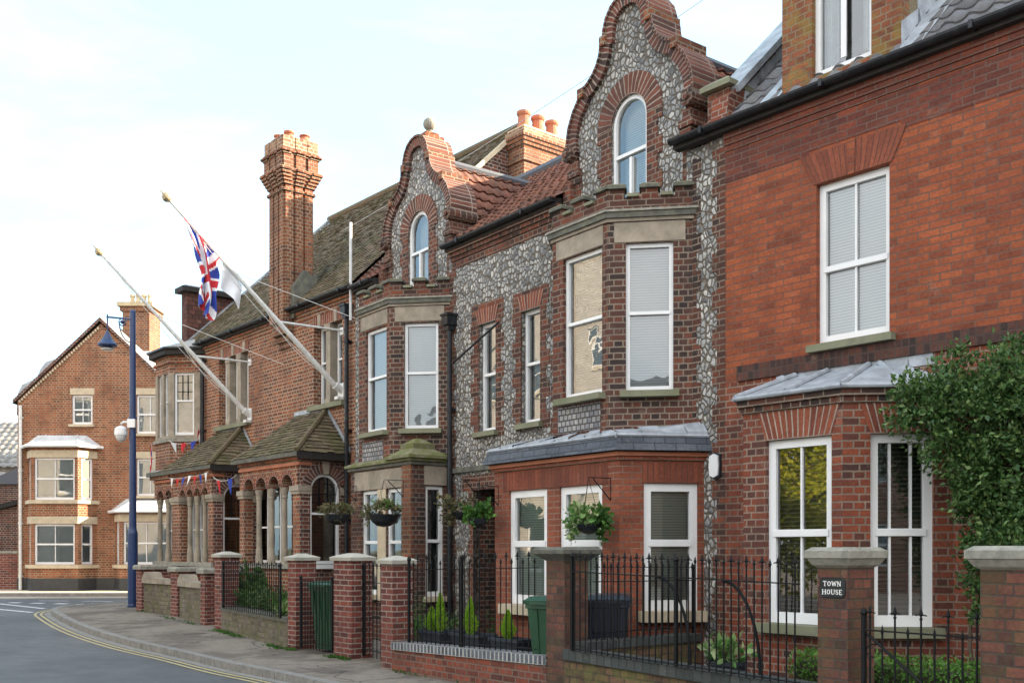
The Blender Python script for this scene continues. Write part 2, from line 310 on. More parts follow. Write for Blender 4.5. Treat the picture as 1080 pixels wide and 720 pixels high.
# ------------------------------------------------------------------ mesh builder
class MB:
    def __init__(s): s.f = []     # (points, mat, uv, smooth)
    def poly(s, pts, mat, uv=None, smooth=False):
        s.f.append(([Vector(p) for p in pts], mat, uv, smooth))
    def build(s, name, parent=None, clip=None, merge=False, scatter=None):
        mats = []; bm = bmesh.new(); uvl = bm.loops.layers.uv.new('UVMap')
        cache = {}
        for pts, mat, uv, sm in s.f:
            if mat not in mats: mats.append(mat)
            vs = []
            for p in pts:
                if merge:
                    k = (round(p.x, 5), round(p.y, 5), round(p.z, 5))
                    v = cache.get(k)
                    if v is None or v in vs: v = bm.verts.new(p); cache[k] = v
                else: v = bm.verts.new(p)
                vs.append(v)
            try: f = bm.faces.new(vs)
            except ValueError: continue
            f.material_index = mats.index(mat); f.smooth = sm
            if uv is None:
                a = Vector((0, 0, 0))
                for i in range(len(pts)): a += (pts[i] - pts[0]).cross(pts[(i + 1) % len(pts)] - pts[0])
                n = a.normalized() if a.length > 1e-12 else Vector((0, 0, 1))
                if abs(n.z) > .9: uu = [(p.x, p.y) for p in pts]
                else:
                    t = Vector((-n.y, n.x, 0)).normalized(); b = n.cross(t)
                    if b.z < 0: b = -b
                    uu = [(p.dot(t), p.dot(b)) for p in pts]
            else: uu = uv
            for l, q in zip(f.loops, uu): l[uvl].uv = q
        if clip:
            for co, no in clip:
                bmesh.ops.bisect_plane(bm, geom=bm.verts[:] + bm.edges[:] + bm.faces[:], plane_co=co, plane_no=no, clear_outer=True)
        me = bpy.data.meshes.new(name); bm.to_mesh(me); bm.free()
        for k in mats: me.materials.append(M[k])
        o = bpy.data.objects.new(name, me); COL.objects.link(o)
        if parent is not None:
            o.parent = parent
            o.matrix_parent_inverse = pworld(parent).inverted()
        return o
    def quad(s, a, b, c, d, mat, **k): s.poly([a, b, c, d], mat, **k)
    def box(s, F, s0, s1, w0, w1, z0, z1, mat, faces='fbLRtu', uv=None):
        p = lambda a, b, c: F.pt(a, b, c)
        if 'f' in faces: s.quad(p(s0,w1,z0), p(s1,w1,z0), p(s1,w1,z1), p(s0,w1,z1), mat, uv=None if not uv else [(z0,s0),(z0,s1),(z1,s1),(z1,s0)])
        if 'b' in faces: s.quad(p(s1,w0,z0), p(s0,w0,z0), p(s0,w0,z1), p(s1,w0,z1), mat)
        if 'L' in faces: s.quad(p(s0,w0,z0), p(s0,w1,z0), p(s0,w1,z1), p(s0,w0,z1), mat)
        if 'R' in faces: s.quad(p(s1,w1,z0), p(s1,w0,z0), p(s1,w0,z1), p(s1,w1,z1), mat)
        if 't' in faces: s.quad(p(s0,w1,z1), p(s1,w1,z1), p(s1,w0,z1), p(s0,w0,z1), mat, uv=None if not uv else [(w1,s0),(w1,s1),(w0,s1),(w0,s0)])
        if 'u' in faces: s.quad(p(s0,w0,z0), p(s1,w0,z0), p(s1,w1,z0), p(s0,w1,z0), mat)
    def slab(s, F, outer, holes, w, depth, mat, edge=None, back=False, rev=None):
        edge = edge or mat; rev = rev or edge
        loops = [outer] + holes
        flat = [q for lp in loops for q in lp]
        tris = tessellate_polygon([[Vector((q[0], q[1], 0)) for q in lp] for lp in loops])
        for t in tris:
            q = [flat[i] for i in t]
            ar = (q[1][0]-q[0][0])*(q[2][1]-q[0][1]) - (q[2][0]-q[0][0])*(q[1][1]-q[0][1])
            if abs(ar) < 1e-9: continue
            if ar < 0: q = q[::-1]
            s.poly([F.pt(a, w, b) for a, b in q], mat)
            if back: s.poly([F.pt(a, w - depth, b) for a, b in q[::-1]], mat)
        if depth:
            for k, lp in enumerate(loops):
                n = len(lp)
                area = sum(lp[i][0]*lp[(i+1)%n][1] - lp[(i+1)%n][0]*lp[i][1] for i in range(n))
                ccw = area > 0
                for i in range(n):
                    a, b = lp[i], lp[(i+1) % n]
                    if (k == 0) != ccw: a, b = b, a
                    s.quad(F.pt(a[0], w, a[1]), F.pt(a[0], w-depth, a[1]), F.pt(b[0], w-depth, b[1]), F.pt(b[0], w, b[1]), edge if k == 0 else rev)
    def tube(s, pts, r, mat, n=8, caps=True, smooth=True):
        pts = [Vector(p) for p in pts]; rr = r if isinstance(r, (list, tuple)) else [r] * len(pts)
        rings = []
        for i, p in enumerate(pts):
            d = (pts[min(i+1, len(pts)-1)] - pts[max(i-1, 0)]).normalized()
            up = Vector((0, 0, 1)) if abs(d.z) < .9 else Vector((1, 0, 0))
            a = d.cross(up).normalized(); b = a.cross(d)
            rings.append([p + (a * math.cos(2*math.pi*j/n) + b * math.sin(2*math.pi*j/n)) * rr[i] for j in range(n)])
        for i in range(len(rings) - 1):
            for j in range(n):
                s.quad(rings[i][j], rings[i+1][j], rings[i+1][(j+1) % n], rings[i][(j+1) % n], mat, smooth=smooth)
        if caps: s.poly(rings[0], mat); s.poly(rings[-1][::-1], mat)
    def lathe(s, c, prof, mat, n=16, smooth=True, rot=0, axis=None):
        c = Vector(c)
        def P(r, h, j):
            a = 2*math.pi*j/n + rot; return c + Vector((r*math.cos(a), r*math.sin(a), h))
        for i in range(len(prof)-1):
            (r0, h0), (r1, h1) = prof[i], prof[i+1]
            for j in range(n):
                pts = [P(r0,h0,j), P(r0,h0,j+1), P(r1,h1,j+1), P(r1,h1,j)]
                if r0 < 1e-6: pts = [pts[0], pts[2], pts[3]]
                elif r1 < 1e-6: pts = pts[:3]
                s.poly(pts, mat, smooth=smooth)
        if prof[-1][0] > 1e-6: s.poly([P(prof[-1][0], prof[-1][1], j) for j in range(n)], mat)
        if prof[0][0] > 1e-6: s.poly([P(prof[0][0], prof[0][1], j) for j in range(n)][::-1], mat)

def pworld(o):
    m = Matrix.LocRotScale(o.location, o.rotation_euler, o.scale)
    if o.parent is not None: return pworld(o.parent) @ o.matrix_parent_inverse @ m
    return m

class F:   # wall frame: s to the right seen from outside, w outward, z up
    def __init__(s, o, r): s.o = Vector((o[0], o[1])); s.r = Vector(r).normalized(); s.m = Vector((s.r.y, -s.r.x))
    def pt(s, a, w, z): q = s.o + s.r * a + s.m * w; return Vector((q.x, q.y, z))
    def face(s, a0, w0, a1, w1):      # frame of the wall face running from local (a0,w0) to (a1,w1)
        p = s.pt(a0, w0, 0); q = s.pt(a1, w1, 0); f = F((p.x, p.y), (q.x-p.x, q.y-p.y)); f.len = (q-p).length; return f

def thing(name, label, cat, loc=(0, 0, 0), rz=0, group=None, kind=None):
    o = bpy.data.objects.new(name, None); COL.objects.link(o)
    o.location = loc; o.rotation_euler = (0, 0, rz); o.empty_display_size = .2
    return tag(o, label, cat, group, kind)
def tag(o, label, cat, group=None, kind=None):
    o['label'] = label; o['category'] = cat
    if group: o['group'] = group
    if kind: o['kind'] = kind
    return o
def struct(o, kind='structure'):
    o['kind'] = kind; return o
def copytree(o, parent=None):
    c = o.copy(); COL.objects.link(c)
    if parent is not None: c.parent = parent
    for ch in [x for x in bpy.data.objects if x.parent == o]: copytree(ch, c)
    return c

def arc(cx, cz, r, a0, a1, n): return [(cx + r*math.cos(R(a0+(a1-a0)*i/n)), cz + r*math.sin(R(a0+(a1-a0)*i/n))) for i in range(n+1)]
def rect(a, b, c, d): return [(a, c), (b, c), (b, d), (a, d)]
def archpoly(a, b, c, d, n=14):   # d = crown height
    r = (b-a)/2; return [(a, c), (b, c)] + arc((a+b)/2, d-r, r, 0, 180, n)

def ring(mb, F_, cx, cz, r0, r1, a0, a1, w, depth, mat, n=24):
    for i in range(n):
        t0, t1 = R(a0+(a1-a0)*i/n), R(a0+(a1-a0)*(i+1)/n)
        q = [(cx+r*math.cos(t), cz+r*math.sin(t)) for r, t in ((r0,t0),(r1,t0),(r1,t1),(r0,t1))]
        rm = (r0+r1)/2
        uv = [(0, t0*rm), (r1-r0, t0*rm), (r1-r0, t1*rm), (0, t1*rm)]
        mb.poly([F_.pt(a, w, z) for a, z in q], mat, uv=uv)
        mb.quad(F_.pt(q[1][0], w, q[1][1]), F_.pt(q[1][0], w-depth, q[1][1]), F_.pt(q[2][0], w-depth, q[2][1]), F_.pt(q[2][0], w, q[2][1]), mat)
        mb.quad(F_.pt(q[0][0], w-depth, q[0][1]), F_.pt(q[0][0], w, q[0][1]), F_.pt(q[3][0], w, q[3][1]), F_.pt(q[3][0], w-depth, q[3][1]), mat)

def fan(mb, F_, a, b, z0, z1, splay, w, mat, n=1):    # flat arch of splayed bricks
    m = (a+b)/2; steps = 12
    for i in range(steps):
        f0, f1 = i/steps, (i+1)/steps
        x0, x1 = a+(b-a)*f0, a+(b-a)*f1
        X0, X1 = (a-splay)+(b-a+2*splay)*f0, (a-splay)+(b-a+2*splay)*f1
        mb.poly([F_.pt(x0,w,z0), F_.pt(x1,w,z0), F_.pt(X1,w,z1), F_.pt(X0,w,z1)], mat, uv=[(0,X0),(0,X1),(z1-z0,X1),(z1-z0,X0)])
    mb.quad(F_.pt(a-splay,w,z1), F_.pt(b+splay,w,z1), F_.pt(b+splay,w-.03,z1), F_.pt(a-splay,w-.03,z1), mat)

def toothed(s_in, s_out, z0, z1, tooth, step=.3, right=True, ph=0):
    """quoin outline; straight at s_out, toothed near s_in"""
    pts = [(s_out, z0)]; z = z0; k = ph; inner = []
    while z < z1 - 1e-4:
        zz = min(z1, z+step); x = s_in + (tooth if k % 2 else 0)
        inner += [(x, z), (x, zz)]; z = zz; k += 1
    return [(s_out, z0)] + inner + [(s_out, z1)]

def window(parent, F_, a, b, z0, z1, w, mid=.48, bars=0, arch=False, fr=.055, sill=None, blind=None, blind_to=0.0, inner='room_dark', glass='glass', sash=True, room=.45, sillh=.08, fmat='white', top_bars=None, curtain=False, bd=.03, name='window'):
    """upvc / sash window; returns the frame object"""
    mb = MB(); outer = archpoly(a, b, z0, z1) if arch else rect(a, b, z0, z1)
    holes = []
    zm = z0 + (z1-z0)*mid
    g = fr
    low = rect(a+g, b-g, z0+g*1.3, zm-g*.45)
    if mid <= 0: low = None
    if arch:
        r = (b-a)/2 - g; cx = (a+b)/2; cz = z1-(b-a)/2
        up = [(a+g, max(zm+g*.45, 0)), (b-g, zm+g*.45)] + arc(cx, cz, r, 0, 180, 14)
        if zm+g*.45 > cz: 
            zz = zm+g*.45; an = math.degrees(math.asin(min(.99,(zz-cz)/r))); up = arc(cx, cz, r, an, 180-an, 12)
    else: up = rect(a+g, b-g, (zm+g*.45) if low else z0+g*1.3, z1-g)
    if low: holes.append(low)
    holes.append(up)
    mb.slab(F_, outer, holes, w, .07, fmat, back=False)
    if sash and low:   # inner sash of the lower light sits a little back; meeting rail proud
        mb.box(F_, a+g*.7, b-g*.7, w-.02, w+.012, zm-g*.4, zm+g*.4, fmat)
    # bars
    nb = bars
    for k in range(nb):
        x = a + (b-a)*(k+1)/(nb+1)
        if low: mb.box(F_, x-.011, x+.011, w-.05, w-.012, z0+g, zm, fmat, 'fLR')
        mb.box(F_, x-.011, x+.011, w-.05, w-.012, zm, z1-g*.6, fmat, 'fLR')
    if top_bars:
        nx, nz = top_bars
        for k in range(1, nx): 
            x = a+g+(b-a-2*g)*k/nx; mb.box(F_, x-.006, x+.006, w-.05, w-.015, zm, z1-g*.6, 'black_iron', 'fLR')
        for k in range(1, nz):
            z = zm+(z1-zm)*k/nz; mb.box(F_, a+g, b-g, w-.05, w-.016, z-.006, z+.006, 'black_iron', 'ftu')
    o = mb.build(name, parent)
    mb = MB(); e = .01
    if arch: mb.slab(F_, archpoly(a+.02, b-.02, z0+.02, z1-.02), [], w-.04, 0, glass)
    else: mb.quad(F_.pt(a+.02,w-.04,z0+.02), F_.pt(b-.02,w-.04,z0+.02), F_.pt(b-.02,w-.04,z1-.02), F_.pt(a+.02,w-.04,z1-.02), glass)
    mb.build('pane', o)
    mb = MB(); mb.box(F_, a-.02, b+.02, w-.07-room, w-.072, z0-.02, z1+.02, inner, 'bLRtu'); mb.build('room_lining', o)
    if blind:
        zb = z0+(z1-z0)*blind_to
        mb = MB(); mb.box(F_, a+g*.6, b-g*.6, w-.07-bd-.012, w-.07-bd, zb, z1-.01, blind, 'fb'); mb.build('blind', o)
    if curtain:
        mb = MB(); 
        for (c0, c1) in ((a+.01, a+(b-a)*.30), (b-(b-a)*.30, b-.01)):
            n = 14
            for i in range(n):
                x0 = c0+(c1-c0)*i/n; x1 = c0+(c1-c0)*(i+1)/n
                d0 = w-.14+.02*math.sin(i*1.9); d1 = w-.14+.02*math.sin((i+1)*1.9)
                mb.quad(F_.pt(x0,d0,z0), F_.pt(x1,d1,z0), F_.pt(x1,d1,z1), F_.pt(x0,d0,z1), 'curtain', smooth=True)
        mb.build('curtain', o)
    if sill:
        mb = MB(); mb.box(F_, a-.07, b+.07, w-.05, w+.17, z0-sillh, z0-.003, sill); so = mb.build('sill', o)
    return o

def tiles(mb, P0, Rv, Uv, width, height, tw, th, mat, amp=.0, lift=.018, jitter=.006, wave=False, seg=6, thick=.012):
    """rows of separate tiles on the plane P0 + a*Rv + b*Uv ; normal Rv x Uv"""
    P0 = Vector(P0); Rv = Vector(Rv).normalized(); Uv = Vector(Uv).normalized(); Nv = Rv.cross(Uv)
    if Nv.z < 0: Nv = -Nv
    rows = int(math.ceil(height/th)); cols = int(math.ceil(width/tw)) + 1
    for r in range(rows):
        off = (tw/2 if (r % 2 and not wave) else 0) - tw/2*(not wave)
        for c in range(cols):
            x0 = c*tw+off; x1 = x0+tw-(.004 if not wave else .0015)
            y0 = r*th; y1 = y0+th+.02
            j = random.uniform(-jitter, jitter); j2 = random.uniform(-jitter, jitter); dy = random.uniform(-jitter, jitter)
            if wave:
                pts = []
                for k in range(seg+1):
                    f = k/seg; hgt = amp*(math.sin(2*math.pi*f) if f < .5 else .55*math.sin(2*math.pi*f))
                    pts.append((x0+(x1-x0)*f, hgt))
                lo = [P0+Rv*x+Uv*(y0+dy)+Nv*(lift+h+j) for x, h in pts]; hi = [P0+Rv*x+Uv*y1+Nv*(h*.9) for x, h in pts]
                lo2 = [P0+Rv*x+Uv*(y0+dy)+Nv*(lift+h+j-.022) for x, h in pts]
                bmv = []
                for k in range(seg):
                    mb.quad(lo[k], lo[k+1], hi[k+1], hi[k], mat, smooth=True)
                    mb.quad(lo2[k], lo2[k+1], lo[k+1], lo[k], mat)
            else:
                a = P0+Rv*x0+Uv*(y0+dy)+Nv*(lift+j); b = P0+Rv*x1+Uv*(y0+dy)+Nv*(lift+j2)
                c2 = P0+Rv*x1+Uv*y1+Nv*.002; d = P0+Rv*x0+Uv*y1+Nv*.002
                mb.quad(a, b, c2, d, mat)
                t = Nv*thick
                mb.quad(a-t, b-t, b, a, mat); mb.quad(a-t, a, d, d-t, mat); mb.quad(b, b-t, c2-t, c2, mat)

def slope(name, parent, pts, mat, tw, th, under='timber_dark', **kw):
    """tiled roof slope over the convex polygon pts (first edge = eave, left to right seen from outside)"""
    pts = [Vector(p) for p in pts]
    Rv = (pts[1]-pts[0]).normalized(); nrm = Vector((0,0,0))
    for i in range(1, len(pts)-1): nrm += (pts[i]-pts[0]).cross(pts[i+1]-pts[0])
    nrm.normalize()
    Uv = nrm.cross(Rv)
    a = [ (p-pts[0]).dot(Rv) for p in pts]; b = [(p-pts[0]).dot(Uv) for p in pts]
    a0 = min(a)-.1
    mb = MB(); tiles(mb, pts[0]+Rv*a0, Rv, Uv, max(a)-a0+.1, max(b), tw, th, mat, **kw)
    clip = []
    n = len(pts)
    for i in range(1, n):
        p, q = pts[i], pts[(i+1) % n]; e = (q-p)
        if e.length < 1e-4: continue
        clip.append((p, e.cross(nrm).normalized()))
    o = mb.build(name, parent, clip=clip, merge=True)
    return o
# ================================================================== frames of the three fronts
FR = F((4.31, 9.97), (.656, -.754))      # house with the leafy climber (nearest)
FF = F((2.508, 12.04), (.595, -.8035))   # pair of flint houses
FI = F((-2.95, 19.45), (.642, -.7665))   # club
def bayface(FX, pts): return [FX.face(*pts[i], *pts[i+1]) for i in range(len(pts)-1)]
def prism(mb, FX, pts, z0, z1, mat, holes=None, top=None):
    for i, f in enumerate(bayface(FX, pts)):
        hs = (holes or {}).get(i, [])
        mb.slab(f, rect(0, f.len, z0, z1), hs, 0, .14 if hs else 0, mat)
    if top: mb.poly([FX.pt(a, w, z1) for a, w in pts], top)
def offs(pts, d):   # offset an open bay outline outward (ends stay on the wall plane)
    out = []
    n = len(pts)
    dirs = [Vector((pts[i+1][0]-pts[i][0], pts[i+1][1]-pts[i][1])).normalized() for i in range(n-1)]
    nor = [Vector((-v.y, v.x)) for v in dirs]
    nor = [(-v if v.dot(Vector((0, 1))) < 0 or (abs(v.y) < .01 and False) else v) for v in nor]
    mid = Vector((sum(p[0] for p in pts)/n, -.5))
    fix = []
    for i, v in enumerate(nor):
        m = Vector(((pts[i][0]+pts[i+1][0])/2, (pts[i][1]+pts[i+1][1])/2)) - mid
        fix.append(v if v.dot(m) > 0 else -v)
    nor = fix
    for i in range(n):
        if i == 0 or i == n-1:
            v = nor[0 if i == 0 else n-2]; t = dirs[0 if i == 0 else n-2]
            p = Vector(pts[i]) + v*d
            if abs(t.y) > .05: p = p + t*((pts[i][1]-p.y)/t.y)
            out.append((p.x, p.y))
        else:
            a, b = nor[i-1], nor[i]; m = (a+b).normalized(); p = Vector(pts[i]) + m*(d/max(.3, m.dot(a))); out.append((p.x, p.y))
    return out
def band(mb, FX, pts, d0, z0, z1, mat, uvswap=False, soffit=True, d_in=-.02):
    """moulding band following the bay outline, from d_in inside to d0 proud"""
    P = offs(pts, d0); Q = offs(pts, d_in)
    for i in range(len(pts)-1):
        a, b = P[i], P[i+1]; c, d = Q[i+1], Q[i]
        s0 = 0; ln = math.dist(a, b)
        mb.poly([FX.pt(*a, z0), FX.pt(*b, z0), FX.pt(*b, z1), FX.pt(*a, z1)], mat, uv=[(0,0),(0,ln),(z1-z0,ln),(z1-z0,0)] if uvswap else None)
        mb.quad(FX.pt(*a, z1), FX.pt(*b, z1), FX.pt(*c, z1), FX.pt(*d, z1), mat)
        mb.quad(FX.pt(*b, z0), FX.pt(*a, z0), FX.pt(*d, z0), FX.pt(*c, z0), mat)
    for k in (0, -1):
        a, d = P[k], Q[k]
        mb.quad(FX.pt(*a, z0), FX.pt(*a, z1), FX.pt(*d, z1), FX.pt(*d, z0), mat)
def gutter(parent, FX, s0, s1, w, z, name='gutter', stopends=True):
    mb = MB(); n = 8; prof = [(w-.065*math.cos(math.pi*i/n)+.065-.065, z-.06*math.sin(math.pi*i/n)) for i in range(n+1)]
    prof = [(w+.062*math.cos(math.pi*i/n), z-.06*math.sin(math.pi*i/n)) for i in range(n+1)]
    for i in range(n):
        a, b = prof[i], prof[i+1]
        mb.quad(FX.pt(s0,*a), FX.pt(s1,*a), FX.pt(s1,*b), FX.pt(s0,*b), 'black_plastic', smooth=True)
        a2, b2 = (a[0]*.9+w*.1, a[1]+.004), (b[0]*.9+w*.1, b[1]+.004)
        mb.quad(FX.pt(s1,*a2), FX.pt(s0,*a2), FX.pt(s0,*b2), FX.pt(s1,*b2), 'black_plastic', smooth=True)
    for s_ in (s0, s1): mb.poly([FX.pt(s_, *q) for q in prof], 'black_plastic')
    x = s0 + .5
    while x < s1:
        mb.box(FX, x-.02, x+.02, w-.068, w+.07, z-.066, z+.012, 'black_plastic'); x += 1.6
    mb.box(FX, s0, s1, .0, w-.05, z-.10, z+.02, 'timber_dark')
    return mb.build(name, parent)
def downpipe(parent, FX, s, z0, z1, hopper=False, w=.09, r=.042, zs=(), name='downpipe', mat='black_plastic'):
    mb = MB(); mb.tube([FX.pt(s, w, z0), FX.pt(s, w, z1)], r, mat, 10)
    z = z0+.4
    while z < z1:
        mb.lathe(FX.pt(s, w, z), [(r+.012, 0), (r+.012, .07)], mat, 10); mb.box(FX, s-.06, s+.06, 0, .05, z+.01, z+.05, mat); z += 1.7
    if hopper:
        mb.box(FX, s-.09, s+.09, .01, .19, z1, z1+.15, mat); mb.box(FX, s-.11, s+.11, 0, .21, z1+.15, z1+.185, mat); mb.box(FX, s-.06, s+.06, .03, .15, z1-.08, z1, mat)
    return mb.build(name, parent)
def body(parent, FX, s0, s1, zt, zr, Lr, mat, ends='LR', name='rear_walls', z0=-.3, w=0):
    mb = MB(); D = 2*Lr
    prof = [(w, z0), (w, zt+.16), (-Lr, zr), (-D, zt), (-D, z0)]
    if 'L' in ends: mb.poly([FX.pt(s0, a, z) for a, z in prof], mat)
    if 'R' in ends: mb.poly([FX.pt(s1, a, z) for a, z in prof[::-1]], mat)
    mb.quad(FX.pt(s1,-D,z0), FX.pt(s0,-D,z0), FX.pt(s0,-D,zt), FX.pt(s1,-D,zt), mat)
    k = .7; zk = zt+.10+(zr-zt-.16)*k/Lr
    mb.quad(FX.pt(s0,-k,zk), FX.pt(s1,-k,zk), FX.pt(s1,-Lr,zr-.03), FX.pt(s0,-Lr,zr-.03), mat)
    mb.quad(FX.pt(s1,-D,zt), FX.pt(s0,-D,zt), FX.pt(s0,-Lr,zr), FX.pt(s1,-Lr,zr), 'slate')
    return mb.build(name, parent)
def pot(mb, c, r, h, mat='terracotta'):
    mb.lathe(c, [(r*1.12,0),(r*1.12,.05),(r*.95,.07),(r*.8,h*.75),(r*.95,h*.8),(r*1.05,h*.88),(r*1.0,h),(r*.75,h),(r*.7,h*.6),(0,h*.6)], mat, 14)

# ================================================================== nearest house
town = thing('town_house', 'nearest red brick house with a leafy climber, lead-roofed canted bay and white sash windows', 'house', FR.pt(1, 0, 0))
BP = [(-2.25, 0), (-1.933, .757), (-.757, .757), (0, 0)]
mb = MB()
W1 = rect(-1.53, -.68, 3.77, 5.51)
mb.slab(FR, rect(-2.747, 6, -.1, 6.40), [W1, rect(-2.1, -.3, .5, 2.85)], 0, .11, 'brick_orange')
mb.build('front_wall', town)
mb = MB()
mb.slab(FR, rect(-2.747, 6, -.1, 3.50), [rect(-2.15, -.08, -.05, 3.0)], .004, .004, 'brick_lower'); mb.build('lower_brickwork', town)
mb = MB()
mb.slab(FR, [(-2.747,5.86),(-1.62,5.86),(-1.62,5.9),(-.55,5.9),(-.55,5.82),(6,5.82),(6,6.2),(-2.747,6.2)], [], .005, .005, 'brick_band')
for k in range(3): mb.box(FR, -2.747, 6, 0, .014*(k+1), 6.22+.068*k, 6.22+.068*(k+1)-.003*(k<2), 'brick_band')
mb.build('upper_brick_band', town)
mb = MB(); mb.box(FR, -2.56, 6, 0, .035, 3.505, 3.68, 'string_brick', uv=True); mb.build('string_course', town)
mb = MB()
fan(mb, FR, -1.56, -.65, 5.515, 5.86, .17, .009, 'voussoir_plain')
mb.slab(FR, [(-1.14,5.515),(-1.07,5.515),(-1.06,5.885),(-1.15,5.885)], [], .016, .012, 'brick_orange'); mb.build('window_arch', town)
for (a, b, z0, z1) in ((-1.53,-.68,3.77,5.51),):
    window(town, FR, a, b, z0, z1, -.07, .47, bars=1, sill='stone_sill', blind='blind', blind_to=.0, inner='room_dark', glass='glass_old', fr=.075)
# bay
def bay_town():
    fs = bayface(FR, BP)
    mb = MB()
    hol = {2: [rect(.268, .874, .70, 2.69)]}
    hol[1] = [rect(1.176-.888, 1.176-.121, .72, 2.69)]
    prism(mb, FR, BP, -.1, 3.0, 'brick_lower', hol)
    bw = mb.build('bay_wall', town)
    mb = MB()
    for i, (a, b) in ((1, (.288, 1.055)), (2, (.268, .874))): fan(mb, fs[i], a, b, 2.695, 2.99, .10, .006, 'voussoir')
    mb.build('window_arch', town)
    mb = MB(); band(mb, FR, BP, .03, 3.0, 3.06, 'brick_mix'); band(mb, FR, BP, .06, 3.062, 3.13, 'brick_mix'); mb.build('bay_cornice', town)
    window(town, fs[1], .288, 1.055, .80, 2.69, -.05, .49, bars=1, sill='stone_sill', blind='blind_black', inner='room_dark', sillh=.10, fr=.085, room=.3, bd=.04)
    window(town, fs[2], .268, .874, .80, 2.69, -.05, .49, bars=2, sill='stone_sill', blind='blind_black', inner='room_dark', sillh=.10, fr=.085, room=.3, bd=.04)
    # lead roof with rolls
    E = offs(BP, .085); T = [(-2.0, 0), (-1.75, 0), (-.95, 0), (-.68, 0)]
    mb = MB(); z0, z1 = 3.16, 3.46
    eave = [FR.pt(a, w, z0) for a, w in E]; top = [FR.pt(-2.05,0,z1), FR.pt(-1.78,.02,z1), FR.pt(-.9,.02,z1), FR.pt(-.6,0,z1)]
    eave0 = [FR.pt(a, w, 3.135) for a, w in E]
    for i in range(3):
        mb.quad(eave[i], eave[i+1], top[i+1], top[i], 'lead'); mb.quad(eave0[i], eave0[i+1], eave[i+1], eave[i], 'lead')
    mb.poly(eave0[::-1], 'lead')
    for p, q in ((eave[1], top[1]), (eave[2], top[2]), (eave[1].lerp(eave[2], .5), top[1].lerp(top[2], .45)), (eave[0].lerp(eave[1], .5), top[0].lerp(top[1], .4)), (eave[2].lerp(eave[3], .5), top[2].lerp(top[3], .4))):
        mb.tube([p+Vector((0,0,.01)), q+Vector((0,0,.02))], .032, 'lead', 8)
    for i in range(3): mb.tube([eave[i]+Vector((0,0,-.005)), eave[i+1]+Vector((0,0,-.005))], .028, 'lead', 8)
    # stepped flashings on the wall
    for k in range(7):
        x = -2.05+.26*k; mb.slab(FR, [(x,z1-.07),(x+.30,z1-.07),(x+.27,z1+.055+.02*(k%2)),(x+.02,z1+.04)], [], .012, .01, 'lead')
    mb.build('bay_roof', town)
bay_town()
gutter(town, FR, -3.44, 6, .17, 6.52)
ZS = 1.0
slope('roof', town, [FR.pt(-2.7,.16,6.50), FR.pt(6,.16,6.50), FR.pt(6,-4.12,10.6), FR.pt(-2.7,-4.12,10.6)], 'pantile_grey', .24, .30, wave=True, amp=.028, seg=5)
body(town, FR, -2.747, 6, 6.45, 10.55, 4.12, 'brick_lower')
mb = MB(); mb.tube([FR.pt(-2.8,-4.12,10.66), FR.pt(6,-4.12,10.66)], .12, 'pantile_grey', 8); mb.build('ridge_tiles', town)
# party parapet with lead, and its little kneeler pier
mb = MB()
mb.slab(F(FR.pt(-2.747,0,0).xy, FR.m*-1), [(-.1,6.45),(4.0,10.5),(4.0,10.75),(-.05,6.85)], [], .09, .24, 'brick_lower')
mb.build('party_parapet', town)
mb = MB()
Fp = F(FR.pt(-2.747,0,0).xy, FR.m*-1)
mb.slab(Fp, [(.1,6.93),(4.02,10.76),(4.02,10.82),(.05,6.99)], [], .14, .34, 'lead'); 
for k in range(6):
    x = .25+.3*k; mb.slab(Fp, [(x-.05,6.45+x*.975),(x+.38,6.45+x*.975+.36),(x+.30,6.45+x*.975+.62),(x+.02,6.45+x*.975+.36)], [], .10, .01, 'lead')
mb.build('lead_flashing', town)
mb = MB(); mb.box(FR, -3.02, -2.70, -.42, -.02, 6.3, 7.0, 'brick_quoin'); mb.build('kneeler_pier', town)
mb = MB()
a = [FR.pt(-3.08,.06,7.0), FR.pt(-2.64,.06,7.0), FR.pt(-2.64,-.5,7.0), FR.pt(-3.08,-.5,7.0)]; up = Vector((0,0,.06)); tp = [FR.pt(-2.98,-.05,7.14), FR.pt(-2.74,-.05,7.14), FR.pt(-2.74,-.45,7.14), FR.pt(-2.98,-.45,7.14)]
for i in range(4):
    j = (i+1) % 4; mb.quad(a[i], a[j], a[j]+up, a[i]+up, 'stone_sill'); mb.quad(a[i]+up, a[j]+up, tp[j], tp[i], 'stone_sill')
mb.poly(tp, 'stone_sill'); mb.poly(a[::-1], 'stone_sill'); mb.build('kneeler_cap', town)
# dormer
mb = MB()
mb.slab(FR, [(-1.95,6.56),(-.54,6.56),(-.54,8.75),(-1.245,9.6),(-1.95,8.75)], [rect(-1.57,-.87,6.68,8.55)], .02, .16, 'brick_dormer'); mb.build('dormer_front', town)
mb = MB(); 
for s_, fl in ((-.545, 0), (-1.945, 1)):
    q = [FR.pt(s_,.015,6.56), FR.pt(s_,-2.4,8.75), FR.pt(s_,.015,8.75)]
    mb.poly(q if not fl else q[::-1], 'pebbledash')
mb.build('dormer_cheek', town)
mb = MB()
for sg in (-1, 1):
    a = FR.pt(-1.245+sg*.85,.12,8.65); b = FR.pt(-1.245+sg*.85,-2.6,8.65); c = FR.pt(-1.245,-3.2,9.66); d = FR.pt(-1.245,.12,9.66)
    t = Vector((0,0,.07)); mb.quad(a+t,b+t,c+t,d+t,'pantile_grey'); mb.quad(a,b,c,d,'timber_dark'); mb.quad(a,a+t,d+t,d,'timber_dark'); mb.quad(a,b,b+t,a+t,'timber_dark')
mb.build('dormer_roof', town)
window(town, FR, -1.57, -.87, 6.68, 8.55, -.05, 0, bars=0, fr=.06, inner='room_dark', curtain=True, glass='glass', sill=None, name='window')
